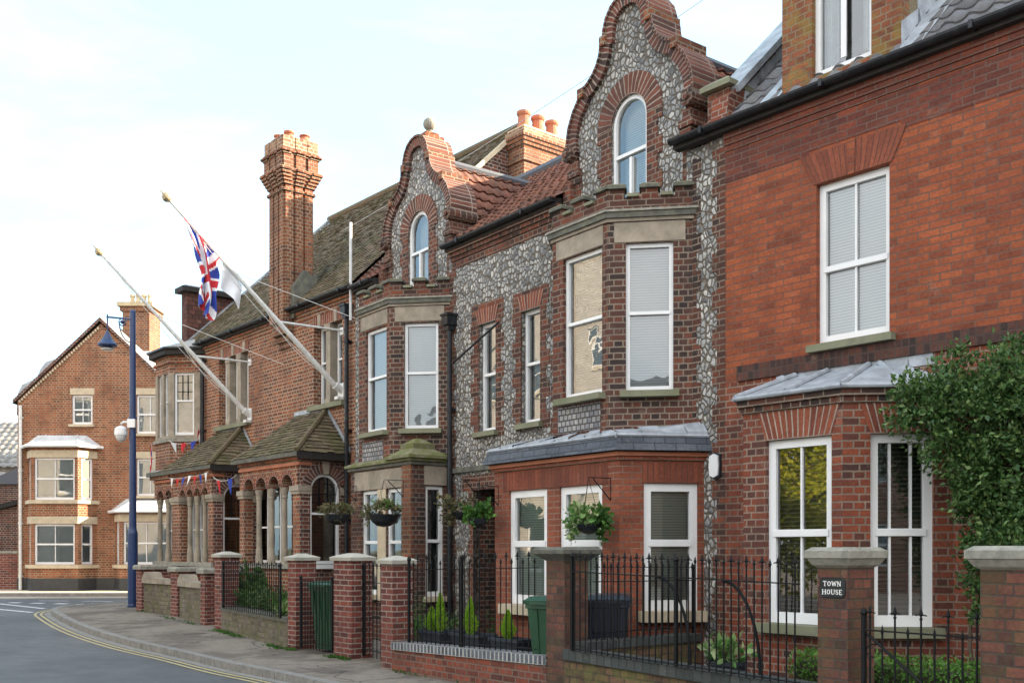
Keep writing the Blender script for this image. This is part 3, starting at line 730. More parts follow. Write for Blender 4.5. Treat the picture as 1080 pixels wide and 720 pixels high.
mb = MB(); mb.box(FR, -1.25, -1.19, -.05, -.03, 6.8, 8.5, 'white'); mb.build('window_mullion', town)
# stepped lead soakers either side of the dormer
mb = MB()
for k in range(6):
    w0 = .02-.33*k; z = 6.56+.32*k
    Fc = F(FR.pt(-.545,0,0).xy, FR.m*-1)
    mb.slab(Fc, [(-w0,z-.02),(-w0+.42,z+.36),(-w0+.36,z+.60),(-w0+.0,z+.34)], [], .012, .01, 'lead')
mb.quad(FR.pt(-.54,.1,6.585), FR.pt(-.28,.1,6.585), FR.pt(-.28,-2.2,8.80), FR.pt(-.54,-2.2,8.80), 'lead')
mb.quad(FR.pt(-2.2,.1,6.585), FR.pt(-1.94,.1,6.585), FR.pt(-1.94,-2.2,8.80), FR.pt(-2.2,-2.2,8.80), 'lead')
mb.build('dormer_flashing', town)

# ================================================================== flint pair
def gable_profile():
    half = [(1.22,7.12),(1.24,7.28),(1.20,7.48),(1.10,7.68),(.96,7.84),(.93,7.85),(.93,7.93),(.80,7.97),(.68,8.05),(.58,8.16),(.51,8.30),(.49,8.44),(.44,8.45),(.43,8.60),(.38,8.74),(.28,8.86),(.14,8.93),(0,8.95)]
    return half
def inner_profile(half, d):
    out = []
    for i, (x, z) in enumerate(half):
        a = half[max(0, i-1)]; b = half[min(len(half)-1, i+1)]
        t = Vector((b[0]-a[0], b[1]-a[1])).normalized(); n = Vector((-t.y, t.x)) * (1)
        out.append((max(0, x + n.x*d), z + n.y*d))
    return out
def gable(root, FX, c, w, kz=1.0, za=7.52, kx=1.0, crown='brick'):
    zf = lambda z: 7.1+(z-7.1)*kz
    half = [(x*kx, zf(z)) for x, z in gable_profile()]; inn = inner_profile(half, .15); hw = 1.06*kx
    inn[0] = (hw, 7.12); inn[-1] = (0, zf(8.95)-.16)
    L_ = [(c-x, z) for x, z in half]; Rr = [(c+x, z) for x, z in half]
    Li = [(c-x, z) for x, z in inn]; Ri = [(c+x, z) for x, z in inn]
    mb = MB()
    outer = [(c-hw,5.72),(c+hw,5.72)] + Ri[:-1] + Li[::-1]
    o2 = []
    for q in outer:
        if not o2 or math.dist(q, o2[-1]) > .012: o2.append(q)
    mb.slab(FX, o2, [archpoly(c-.34, c+.34, 6.0, za)], w, .07, 'flint'); gw = mb.build('gable_wall', root)
    # moulded brick coping with depth
    mb = MB(); D = .44
    for sgn in (-1, 1):
        acc = 0
        for i in range(len(half)-1):
            a, b = half[i], half[i+1]; ai, bi = inn[i], inn[i+1]
            ln = math.dist(a, b)
            uv = [(.2, acc), (0, acc), (0, acc+ln), (.2, acc+ln)]
            P = lambda q, ww: FX.pt(c+sgn*q[0], ww, q[1])
            mb.poly([P(ai, w+.06), P(a, w+.06), P(b, w+.06), P(bi, w+.06)], 'voussoir_dark', uv=uv)
            m0 = lambda q, r, f: (q[0]*(1-f)+r[0]*f, q[1]*(1-f)+r[1]*f)
            mb.poly([P(ai, w-.01), P(ai, w+.06), P(bi, w+.06), P(bi, w-.01)], 'voussoir_dark', uv=uv)
            uv2 = [(0, acc), (D, acc), (D, acc+ln), (0, acc+ln)]
            mb.poly([P(a, w+.06), P(a, w-D), P(b, w-D), P(b, w+.06)], 'voussoir_mid', uv=uv2)
            # thin outer roll
            ao, bo = m0(a, ai, -.22), m0(b, bi, -.22)
            mb.poly([P(a, w+.09), P(ao, w+.09), P(bo, w+.09), P(b, w+.09)], 'voussoir_dark', uv=uv)
            mb.poly([P(ao, w+.09), P(ao, w-D), P(bo, w-D), P(bo, w+.09)], 'voussoir_mid', uv=uv2)
            mb.poly([P(a, w+.06), P(a, w+.09), P(b, w+.09), P(b, w+.06)], 'voussoir_dark', uv=uv)
            acc += ln
        # little steps at the shoulders
        for (x, z) in ((.95*kx, zf(7.90)), (.47*kx, zf(8.46))):
            x0, x1 = sorted((c+sgn*(x-.07), c+sgn*(x+.045)))
            mb.box(FX, x0, x1, w-D, w+.10, z-.06, z+.07, 'brick_stack' if crown else 'brick_quoin')
    # back face
    ob = [(c+x, z) for x, z in half] + [(c-x, z) for x, z in half[::-1][1:]] + [(c-1.22*kx, 6.0), (c+1.22*kx, 6.0)]
    mb.slab(FX, ob, [], w-D+.001, 0, 'brick_quoin')
    mb.build('gable_coping', root)
    # scrolls and corbelled kneelers
    for sgn in (-1, 1):
        mb = MB()
        cx = c+sgn*1.20*kx
        pts = [FX.pt(cx, w+.13, 7.10), FX.pt(cx, w-D, 7.10)]
        mb.tube(pts, .105, 'brick_mix', 12)
        mb.tube([FX.pt(cx, w+.17, 7.10), FX.pt(cx, w+.12, 7.10)], .05, 'brick_mix', 10)
        x0, x1 = sorted((c+sgn*(hw-.02), c+sgn*(hw+.14)))
        mb.box(FX, x0, x1, w-D, w+.05, 6.86, 7.0, 'brick_quoin')
        x0, x1 = sorted((c+sgn*1.08, c+sgn*1.24)); mb.box(FX, x0, x1, -.8, -.004, 5.72, 6.66, 'brick_quoin')
        for k in range(3):
            e = .05*(2-k); x0, x1 = sorted((c+sgn*(hw-.06), c+sgn*(hw+.08+e)))
            mb.box(FX, x0, x1, w-D, w+.02+e*.6, 6.86-.09*(k+1), 6.86-.09*k-.004, 'brick_mix')
        x0, x1 = sorted((c+sgn*(hw-.04), c+sgn*(hw+.11)))
        mb.box(FX, x0, x1, w-D, w+.012, 5.7, 6.59, 'brick_quoin')
        mb.build('kneeler', root)
    # apex block and stone ball
    mb = MB(); 
    zt = zf(8.95)-.06; mb.box(FX, c-.18, c+.18, w-D+.03, w-.02, zt, zt+.11, 'brick_stack'); mb.box(FX, c-.12, c+.12, w-D+.1, w-.08, zt+.11, zt+.18, 'brick_stack'); mb.build('apex_block', root)
    mb = MB(); p = FX.pt(c, w-.22, zt+.18)
    mb.lathe(p, [(.09,0),(.09,.02),(.045,.04),(.045,.07),(.06,.08)] , 'stone_grey', 14)
    mb.lathe(p+Vector((0,0,.18)), [(.115*math.sin(math.pi*i/10), -.115*math.cos(math.pi*i/10)) for i in range(11)], 'stone_grey', 16); mb.build('ball_finial', root)
    # brick dressings round the window
    mb = MB(); cz = za-.34
    ring(mb, FX, c, cz, .34, .62, 0, 180, w+.02, .02, 'voussoir_mid')
    for sgn in (-1, 1):
        pts = toothed(.34+.20, .345, 5.95, cz, .08, .225)
        pts = [(c+sgn*a, z) for a, z in pts]
        if sgn < 0: pts = pts[::-1]
        mb.slab(FX, pts if sgn > 0 else pts, [], w+.02, .02, 'brick_quoin')
    mb.build('window_surround', root)
    window(root, FX, c-.335, c+.335, 6.0, za-.005, w-.025, .52, arch=True, fr=.05, inner='room', blind='blind', glass='glass_old', sash=False, bd=.12)
    mb = MB(); mb.box(FX, c-.022, c+.022, w-.07, w-.02, 6.05, 6.75, 'white', 'fLR'); mb.build('window_mullion', root)

def upper_bay(root, FX, P, zb, flintpanel, wins, parapet_dark):
    fs = bayface(FX, P)
    hol = {}
    for i, (a, b, z0, z1) in wins.items(): hol[i] = [rect(a, b, z0, z1)]
    mb = MB(); 
    for i, f in enumerate(fs):
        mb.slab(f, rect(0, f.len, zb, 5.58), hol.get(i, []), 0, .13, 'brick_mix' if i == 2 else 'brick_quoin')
    mb.build('bay_wall', root)
    mb = MB()
    for i, f in enumerate(fs):
        mb.slab(f, rect(.08, f.len-.08, 5.33, 5.57), [], .012, .012, 'stone'); 
    mb.build('stone_lintel', root)
    mb = MB(); band(mb, FX, P, .03, 5.58, 5.62, 'stone'); band(mb, FX, P, .06, 5.622, 5.69, 'stone_dark'); band(mb, FX, P, .08, 5.692, 5.72, 'stone_grey'); mb.build('bay_cornice', root)
    mb = MB(); cp = MB()
    for i, f in enumerate(fs):
        base = 5.722; n = 3 if f.len < 1.05 else 3
        mb.slab(f, rect(0, f.len, base, 5.88), [], 0, .16, 'brick_quoin', back=True)
        st = f.len/(2*n-1)
        for k in range(2*n-1):
            a, b = k*st, (k+1)*st
            if k % 2 == 0:
                mb.box(f, a, b, -.16, .003, 5.88, 5.98, 'brick_quoin' if (k+i) % 3 else 'brick_mix')
                cp.box(f, a-.025, b+.025, -.19, .05, 5.982, 6.02, 'stone_dark'); cp.box(f, a, b, -.17, .03, 6.022, 6.04, 'stone_sill')
            else: cp.box(f, a+.026, b-.026, -.18, .04, 5.882, 5.92, 'stone_sill')
    mb.build('parapet', root); cp.build('parapet_coping', root)
    mb = MB(); mb.poly([FX.pt(a, w, 5.74) for a, w in P], 'lead'); mb.build('bay_flat_roof', root)
    # stone sills and flint panel are part of the window set
    for i, (a, b, z0, z1) in wins.items():
        window(root, fs[i], a, b, z0, z1, -.05, .53, bars=0, sill='stone_sill', blind='blind', blind_to=0, inner='room', glass='glass_old', room=.3, fr=.05, bd=.05)
    if flintpanel:
        a, b = flintpanel; mb = MB(); mb.slab(fs[1], rect(a, b, 3.06, 3.40), [], .008, .008, 'flint_panel'); mb.build('flint_panel', root)

def wall_window(root, FX, a, b, z0, z1, top):
    window(root, FX, a, b, z0, z1, -.08, .53, sill='stone_sill', blind='blind', inner='room', glass='glass_old', fr=.05, bd=.04)
    mb = MB()
    for (x0, x1, sg) in ((a, a-.13, -1), (b, b+.13, 1)):
        pts = toothed(x1, x0, z0-.1, z1+.02, sg*.09, .225, ph=(1 if sg > 0 else 0))
        if sg > 0: pts = pts
        mb.slab(FX, pts, [], .008, .02, 'brick_quoin')
    mb.slab(FX, rect(a-.2, b+.2, z1+.02, top), [], .008, .008, 'brick_quoin')
    mb.build('window_surround', root)
    mb = MB(); fan(mb, FX, a, b, z1+.0, z1+.24, .09, .014, 'voussoir'); mb.build('window_arch', root)

# ---- right house of the pair
fr_ = thing('flint_house', 'flint house whose curved gable is cut by the photo top, next to the climber house', 'house', FF.pt(-2, 0, 0), group='pair of flint houses with curved gables')
P1 = [(-3.058, 0), (-2.334, .724), (-1.254, .724), (-.53, 0)]
GA = -1.77
mb = MB()
outer = [(-4.2,-.1),(0,-.1),(0,6.42),(-.62,6.42),(-.62,5.7),(-2.94,5.7),(-2.94,6.42),(-4.2,6.42)]
mb.slab(FF, outer, [rect(-3.98,-3.52,3.42,5.09), rect(-2.9,-.7,3.2,5.5), rect(-3.1,-.6,.5,2.5)], 0, .14, 'flint'); mb.build('front_wall', fr_)
mb = MB()
mb.slab(FF, toothed(-.20, 0, -.1, 6.3, .075, .225)[::1], [], .007, .007, 'brick_quoin')
q = toothed(-.385, -.52, 2.9, 6.3, -.07, .225); mb.slab(FF, q, [], .007, .007, 'brick_mix')
q = toothed(-3.19, -3.06, 3.0, 6.1, -.08, .225); mb.slab(FF, q, [], .007, .007, 'brick_quoin')
mb.build('brick_quoins', fr_)
def corbel(root, s0, s1):
    mb = MB(); mb.slab(FF, rect(s0, s1, 6.12, 6.24), [], .012, .012, 'brick_quoin')
    for k in range(3): mb.box(FF, s0, s1, 0, .035*(k+1), 6.242+.062*k, 6.30+.062*k, 'brick_quoin')
    mb.build('brick_cornice', root)
corbel(fr_, -4.2, -3.0)
wall_window(fr_, FF, -3.98, -3.52, 3.42, 5.09, 5.38)
upper_bay(fr_, FF, P1, 2.85, (.12, .95), {1: (.216, .975, 3.5, 5.32), 2: (.221, .797, 3.5, 5.32)}, True)
gable(fr_, FF, GA, -.12, .97, 7.56, .96)
# lower bay (brick, slate skirt)
LP = [(-3.359, 0), (-3.359, .929), (-.824, .929), (-.335, 0)]
fs = bayface(FF, LP)
mb = MB()
prism(mb, FF, LP, -.1, 2.70, 'brick_porch', {1: [rect(2.535-2.2, 2.535-1.373, .83, 2.35), rect(2.535-1.12, 2.535-.303, .83, 2.35)], 2: [rect(.302, .972, .80, 2.35)]})
mb.build('lower_bay_wall', fr_)
mb = MB()
mb.slab(fs[1], rect(2.535-2.25, 2.535-.25, 2.352, 2.60), [], .005, .01, 'voussoir_plain')
mb.f = []
for f, a, b in ((fs[1], .2, 2.33), (fs[2], .28, 1.02)):
    mb.poly([f.pt(a,.006,2.352), f.pt(b,.006,2.352), f.pt(b,.006,2.60), f.pt(a,.006,2.60)], 'voussoir_plain', uv=[(0,a),(0,b),(.25,b),(.25,a)])
mb.build('soldier_course', fr_)
mb = MB(); band(mb, FF, LP, .03, 2.625, 2.67, 'brick_porch'); band(mb, FF, LP, .06, 2.672, 2.72, 'terracotta'); mb.build('bay_cornice', fr_)
for i, a, b, g in ((1, .335, 1.162, 0), (1, 1.415, 2.232, 0), (2, .302, .972, 1)):
    window(fr_, fs[i], a, b, .83, 2.35, -.03, .53, sill='stone_cream', blind='blind_dark', blind_to=0, inner='room_dark', room=.3, fr=.095, sillh=.13, bd=.03)
mb = MB()
E0 = offs(LP, .13); E1 = offs(LP, .07); 
I1 = [(-3.2, 0), (-3.05, .02), (-1.9, .75), (-1.2, .75), (-.5, .02)]
for i in range(3):
    a, b = E0[i], E0[i+1]; c, d = E1[i+1], E1[i]
    mb.quad(FF.pt(*a, 2.73), FF.pt(*b, 2.73), FF.pt(*c, 2.90), FF.pt(*d, 2.90), 'slate_hung')
    mb.quad(FF.pt(*b, 2.73), FF.pt(*a, 2.73), FF.pt(LP[i][0], LP[i][1]-.1, 2.73), FF.pt(LP[i+1][0], LP[i+1][1]-.1, 2.73), 'timber_dark')
mb.build('slate_skirt', fr_)
mb = MB()
pl = [FF.pt(*E1[0], 2.902), FF.pt(*E1[1], 2.902), FF.pt(*E1[2], 2.902), FF.pt(*E1[3], 2.902)]
tp = [FF.pt(-3.3,0,3.12), FF.pt(-2.9,.12,3.10), FF.pt(-1.25,.74,3.0), FF.pt(-.4,.0,3.10)]
for i in range(3): mb.quad(pl[i], pl[i+1], tp[i+1], tp[i], 'lead')
for i in range(3):
    n = max(2, int((pl[i+1]-pl[i]).length/.28))
    for k in range(n):
        a = pl[i].lerp(pl[i+1], (k+.06)/n); b = pl[i].lerp(pl[i+1], (k+.94)/n); o = Vector((0,0,.045+.02*(k%2)))
        ta = tp[i].lerp(tp[i+1], (k+.06)/n).lerp(a, .55); tb = tp[i].lerp(tp[i+1], (k+.94)/n).lerp(b, .55)
        mb.quad(a+o, b+o, tb+o*1.2, ta+o*1.2, 'lead'); mb.quad(a, b, b+o, a+o, 'lead')
    mb.tube([pl[i]+Vector((0,0,.012)), pl[i+1]+Vector((0,0,.012))], .02, 'lead', 6)
mb.tube([pl[1], tp[1]], .03, 'lead', 6); mb.tube([pl[2], tp[2]], .03, 'lead', 6)
mb.build('lead_roof', fr_)
gutter(fr_, FF, -4.2, -3.03, .17, 6.5)
RS = .75; LR = 3.3; ZR = 6.5+RS*LR
def roof_main(root, s0, s1, c):
    a, b = c-1.2, c+1.2; wz = lambda w: 6.48+(.16-w)*(ZR-6.48)/(LR+.16)
    for (x0, x1, w0) in ((s0, a, .16), (a, b, -.56), (b, s1, .16)):
        if x1-x0 > .05: slope('roof', root, [FF.pt(x0,w0,wz(w0)), FF.pt(x1,w0,wz(w0)), FF.pt(x1,-LR,ZR), FF.pt(x0,-LR,ZR)], 'pantile', .20, .25, wave=True, amp=.024, seg=6, lift=.032)
    body(root, FF, s0, s1, 6.42, ZR-.06, LR, 'brick_quoin')
    mb = MB(); mb.tube([FF.pt(s0,-LR,ZR+.05), FF.pt(s1,-LR,ZR+.05)], .11, 'slate', 8); mb.build('ridge_tiles', root)
def cross_roof(root, c):
    zr, hw, ze, L1 = 8.38, 1.32, 6.45, 2.75
    slope('gable_roof', root, [FF.pt(c+hw,-.5,ze), FF.pt(c+hw,-L1-.2,ze), FF.pt(c,-L1-.2,zr), FF.pt(c,-.5,zr)], 'pantile', .20, .25, wave=True, amp=.024, seg=6, lift=.032)
    mb = MB(); mb.quad(FF.pt(c-hw,-L1,ze), FF.pt(c-hw,-.5,ze), FF.pt(c,-.5,zr), FF.pt(c,-L1,zr), 'pantile')
    mb.tube([FF.pt(c,-.45,zr+.03), FF.pt(c,-L1-.1,zr+.03)], .075, 'slate', 8); mb.build('gable_ridge', root)
roof_main(fr_, -4.2, 0, GA); cross_roof(fr_, GA)

# ---- left house of the pair
fl_ = thing('flint_house', 'flint house with a whole curved gable and stone ball on top, next to the club', 'house', FF.pt(-6.5, 0, 0), group='pair of flint houses with curved gables')
P2 = [(-8.45, 0), (-7.745, .705), (-6.655, .705), (-5.95, 0)]
GB = -7.10
mb = MB()
outer = [(-9.21,-.1),(-4.2,-.1),(-4.2,6.42),(-5.95,6.42),(-5.95,5.7),(-8.27,5.7),(-8.27,6.42),(-9.21,6.42)]
mb.slab(FF, outer, [rect(-5.09,-4.63,3.40,5.09), rect(-5.25,-4.25,-.08,2.5), rect(-8.3,-6.1,3.2,5.5), rect(-7.9,-6.1,.5,2.5)], 0, .14, 'flint'); mb.build('front_wall', fl_)
mb = MB()
q = toothed(-5.82, -5.94, -.1, 6.1, .08, .225); mb.slab(FF, q, [], .007, .007, 'brick_quoin')
q = toothed(-5.33, -5.252, -.1, 2.5, -.06, .225); mb.slab(FF, q, [], .007, .007, 'brick_quoin')
q = toothed(-4.12, -4.248, -.1, 2.5, .06, .225); mb.slab(FF, [(min(a,-3.4),z) for a,z in q], [], .007, .007, 'brick_quoin')
mb.slab(FF, rect(-8.9,-8.45,-.1,6.3), [], .007, .007, 'brick_quoin')
mb.build('brick_quoins', fl_)
mb = MB(); mb.slab(FF, rect(-5.55,-4.0,2.50,2.74), [], .009, .009, 'brick_quoin'); mb.box(FF, -5.95,-3.6, 0, .05, 2.80, 2.88, 'stone_dark'); mb.build('door_lintel', fl_)
corbel(fl_, -5.85, -4.2)
wall_window(fl_, FF, -5.09, -4.63, 3.40, 5.09, 5.42)
upper_bay(fl_, FF, P2, 2.85, (.14, .86), {1: (.24, .97, 3.55, 5.30), 2: (.237, .816, 3.55, 5.30)}, True)
gable(fl_, FF, GB, -.12, .87, 7.44, .90)
# recessed doorway
mb = MB()
mb.quad(FF.pt(-5.25,0,-.05), FF.pt(-5.25,-1.1,-.05), FF.pt(-5.25,-1.1,2.5), FF.pt(-5.25,0,2.5), 'brick_mix')
mb.quad(FF.pt(-4.25,-1.1,-.05), FF.pt(-4.25,0,-.05), FF.pt(-4.25,0,2.5), FF.pt(-4.25,-1.1,2.5), 'brick_mix')
mb.quad(FF.pt(-5.25,-1.1,2.5), FF.pt(-4.25,-1.1,2.5), FF.pt(-4.25,0,2.5), FF.pt(-5.25,0,2.5), 'room_dark'); 
mb.quad(FF.pt(-5.25,0,.02), FF.pt(-4.25,0,.02), FF.pt(-4.25,-1.1,.02), FF.pt(-5.25,-1.1,.02), 'brick_mix'); mb.build('porch_lining', fl_)
mb = MB(); mb.box(FF, -5.2,-4.3,-1.09,-1.04,.03,2.45,'door_brown'); 
for (a, b, z0, z1) in ((-5.08,-4.82,.25,1.0),(-4.68,-4.42,.25,1.0),(-5.08,-4.82,1.15,2.1),(-4.68,-4.42,1.15,2.1)): mb.box(FF, a, b, -1.045,-1.03, z0, z1, 'door_brown')
d = mb.build('door', fl_)
mb = MB(); mb.lathe(FF.pt(-4.38,-1.02,1.05), [(.0,-.03),(.03,-.015),(.03,.015),(0,.03)], 'gold', 10); mb.build('handle', d)
# lower bay: square, stone lintels, mossy stepped cap
Q2 = [(-8.04, 0), (-8.04, .70), (-5.96, .70), (-5.96, 0)]
fs = bayface(FF, Q2)
mb = MB()
prism(mb, FF, Q2, -.1, 2.93, 'brick_mix', {1: [rect(2.08-1.70, 2.08-1.13, .75, 2.57), rect(2.08-.83, 2.08-.34, .75, 2.57)], 2: [rect(.254, .60, .75, 2.60)]})
mb.build('lower_bay_wall', fl_)
mb = MB(); mb.slab(fs[1], rect(1.80, 2.08, -.1, 2.93), [], .03, .03, 'brick_stack'); mb.slab(fs[2], rect(0, .23, -.1, 2.93), [], .005, .005, 'brick_mix'); mb.build('corner_pier', fl_)
mb = MB(); mb.slab(fs[1], rect(.16, 1.79, 2.58, 2.90), [], .02, .02, 'stone'); mb.slab(fs[2], rect(.22, .70, 2.61, 2.92), [], .02, .02, 'stone')
mb.slab(fs[1], rect(2.08-1.12, 2.08-.84, .75, 2.575), [], .01, .1, 'stone_cream'); mb.slab(fs[1], rect(.1,.37,.75,2.575), [], .01, .1, 'brick_quoin'); mb.build('stone_lintel', fl_)
for i, a, b, z1 in ((1, .38, .95, 2.57), (1, 1.25, 1.74, 2.57), (2, .254, .60, 2.60)):
    window(fl_, fs[i], a, b, .80, z1, -.04, .5, sill='stone_cream', curtain=True, inner='room_dark', room=.3, fr=.06)
mb = MB(); band(mb, FF, Q2, .05, 2.93, 2.985, 'stone_dark'); band(mb, FF, Q2, .09, 2.987, 3.03, 'stone_moss'); mb.build('bay_cornice', fl_)
mb = MB(); E = offs(Q2, .08); 
e = [FF.pt(a, w, 3.03) for a, w in E]; t = [FF.pt(-8.0,.1,3.2), FF.pt(-7.75,.68,3.10), FF.pt(-6.6,.68,3.10), FF.pt(-5.98,.02,3.12)]
for i in range(3): mb.quad(e[i], e[i+1], t[i+1], t[i], 'stone_moss')
mb.build('bay_weathering', fl_)
mb = MB()
def stepcap(mb, FX, c, w, z, steps, mat):
    for (h0, h1, r0, r1) in steps:
        a = [FX.pt(c-r0,w-r0,z+h0), FX.pt(c+r0,w-r0,z+h0), FX.pt(c+r0,w+r0,z+h0), FX.pt(c-r0,w+r0,z+h0)]
        b = [FX.pt(c-r1,w-r1,z+h1), FX.pt(c+r1,w-r1,z+h1), FX.pt(c+r1,w+r1,z+h1), FX.pt(c-r1,w+r1,z+h1)]
        for i in range(4): mb.quad(a[i], b[i], b[(i+1)%4], a[(i+1)%4], mat)
        mb.poly(b[::-1], mat)
stepcap(mb, FF, -6.22, .44, 3.03, ((0,.05,.40,.40),(.05,.17,.38,.20),(.17,.25,.20,.21),(.25,.34,.19,.06)), 'stone_moss'); mb.build('mossy_pier_cap', fl_)
gutter(fl_, FF, -5.9, -4.2, .17, 6.5); gutter(fl_, FF, -9.1, -8.32, .17, 6.5)
downpipe(fl_, FF, -5.80, 0, 5.2, True)
mb = MB(); mb.tube([FF.pt(-5.80,.12,5.2), FF.pt(-4.4,.06,5.05+.35)], .022, 'black_plastic', 8); 
mb.f = []; mb.tube([FF.pt(-5.74,.10,4.55), FF.pt(-4.45,.07,5.02)], .017, 'black_plastic', 8); mb.build('waste_pipe', fl_)
roof_main(fl_, -9.21, -4.2, GB); cross_roof(fl_, GB)
# ================================================================== the club (red brick, arcaded bays, flagpoles)
club = thing('club_building', 'long red brick club with mossy tiled roof, arcaded ground-floor bays and tall ribbed chimney', 'building', FI.pt(-4, 0, 0))
WA = (-1.65, -.53, 4.45, 6.03); WB = (-6.19, -4.62, 4.45, 6.03)
mb = MB()
mb.slab(FI, rect(-8.3, 0, -.1, 6.5), [rect(*WA), rect(*WB)], 0, .2, 'brick_ins'); mb.slab(FI, rect(-9.0, -8.3, -.1, 6.3), [], 0, 0, 'brick_ins')
mb.build('front_wall', club)
mb = MB()
mb.slab(FI, rect(-8.2, 0, 6.25, 6.33), [], .015, .015, 'brick_ins')
for k in range(3): mb.box(FI, -8.2, 0, 0, .035*(k+1), 6.332+.06*k, 6.388+.06*k, 'brick_ins')
mb.build('brick_cornice', club)
def light_group(a, b, z0, z1, n):
    cw = .17; lw = ((b-a) - cw*(n-1))/n
    for k in range(n):
        x = a+k*(lw+cw)
        window(club, FI, x+.02, x+lw-.02, z0, z1, -.16, .55, sill=None, inner='room_dark', blind=None, curtain=False, fr=.045, glass='glass_old')
    mb = MB()
    for k in range(n-1):
        x = a+(k+1)*lw+k*cw
        mb.box(FI, x, x+cw, -.2, -.005, z0, z1, 'stone'); mb.box(FI, x-.03, x+cw+.03, -.2, .02, z1-.13, z1-.002, 'stone'); mb.box(FI, x-.02, x+cw+.02, -.2, .015, z0, z0+.1, 'stone')
    mb.build('stone_mullion', club)
    mb = MB(); mb.box(FI, a-.12, b+.12, -.1, .10, z0-.10, z0-.003, 'stone_sill'); mb.build('stone_sill', club)
    mb = MB(); fan(mb, FI, a, b, z1+.003, z1+.22, .02, .008, 'brick_ins_dark' if False else 'voussoir')
    for k in range(n): 
        x = a+k*(lw+cw)+lw/2; mb.slab(FI, [(x-.05,z1+.0),(x+.05,z1+.0),(x+.065,z1+.235),(x-.065,z1+.235)], [], .025, .02, 'stone')
    mb.build('window_arch', club)
light_group(*WA, 2); light_group(*WB, 3)
# arcades ----------------------------------------------------------------
def colum(parent, FX, s, w, z0, z1, r=.056):
    mb = MB()
    mb.lathe(FX.pt(s, w, z0), [(r*1.35,0),(r*1.35,.10),(r*1.15,.24),(r*1.15,.26),(r,.30),(r*.92,z1-z0-.22),(r*1.1,z1-z0-.20),(r*1.1,z1-z0-.17),(r*1.0,z1-z0-.16),(r*1.45,z1-z0-.05),(r*1.45,z1-z0)], 'stone', 12)
    return mb.build('column', parent)
def arcade(root, FX, s0, s1, zt, arches, cols, w=0, z0=1.2, th=.20, mat='brick_ins', spring=2.76):
    """wall with round-headed openings; arches = list of (a,b)"""
    mb = MB()
    holes = [archpoly(a, b, z0, spring+(b-a)/2) for a, b in arches]
    # openings joined where only a column stands between them
    mb.slab(FX, rect(s0, s1, spring, zt), [], w, 0, mat) if False else None
    top = [(s0, zt)]
    lower = [(s0, spring)]
    for a, b in arches: lower += [(a, spring)] + arc((a+b)/2, spring, (b-a)/2, 180, 0, 12)[1:-1] + [(b, spring)]
    lower.append((s1, spring))
    o2 = []
    for q in lower:
        if not o2 or math.dist(q, o2[-1]) > .003: o2.append(q)
    mb.slab(FX, o2 + [(s1, zt), (s0, zt)], [], w, th, mat)
    r = mb.build('arcade_wall', root); mb = MB()
    mb.box(FX, s0, s1, w-th, w, -.1, z0, mat, 'fLRt'); mb.build('arcade_plinth', root)
    mb = MB(); mb.box(FX, s0-.0, s1+.0, w-th, w+.05, z0+.002, z0+.09, 'stone_grey'); mb.build('arcade_sill', root)
    for a, b in arches: mb = MB(); ring(mb, FX, (a+b)/2, spring, (b-a)/2, (b-a)/2+.085, 0, 180, w+.012, .012, 'voussoir', 12); mb.build('arch_bricks', root)
    for s_ in cols: colum(root, FX, s_, w-.09, z0+.09, spring)
    return r
def pier(root, FX, a, b, w, th, z0, z1, mat, cap=True):
    mb = MB(); mb.box(FX, a, b, w-th, w, z0, z1, mat, 'fLR'); 
    mb.build('brick_pier', root)
    if cap:
        mb = MB(); mb.box(FX, a-.03, b+.03, w-th, w+.03, z1-.16, z1-.10, 'stone'); mb.box(FX, a-.05, b+.05, w-th, w+.05, z1-.098, z1-.002, 'stone'); mb.build('pier_capital', root)
def glazing(root, FX, a, b, z0, z1, w, arch=True):
    return window(root, FX, a, b, z0, z1, w, .42, arch=arch, sill=None, inner='room_dark', fr=.04, sash=False, glass='glass_old', room=.25)
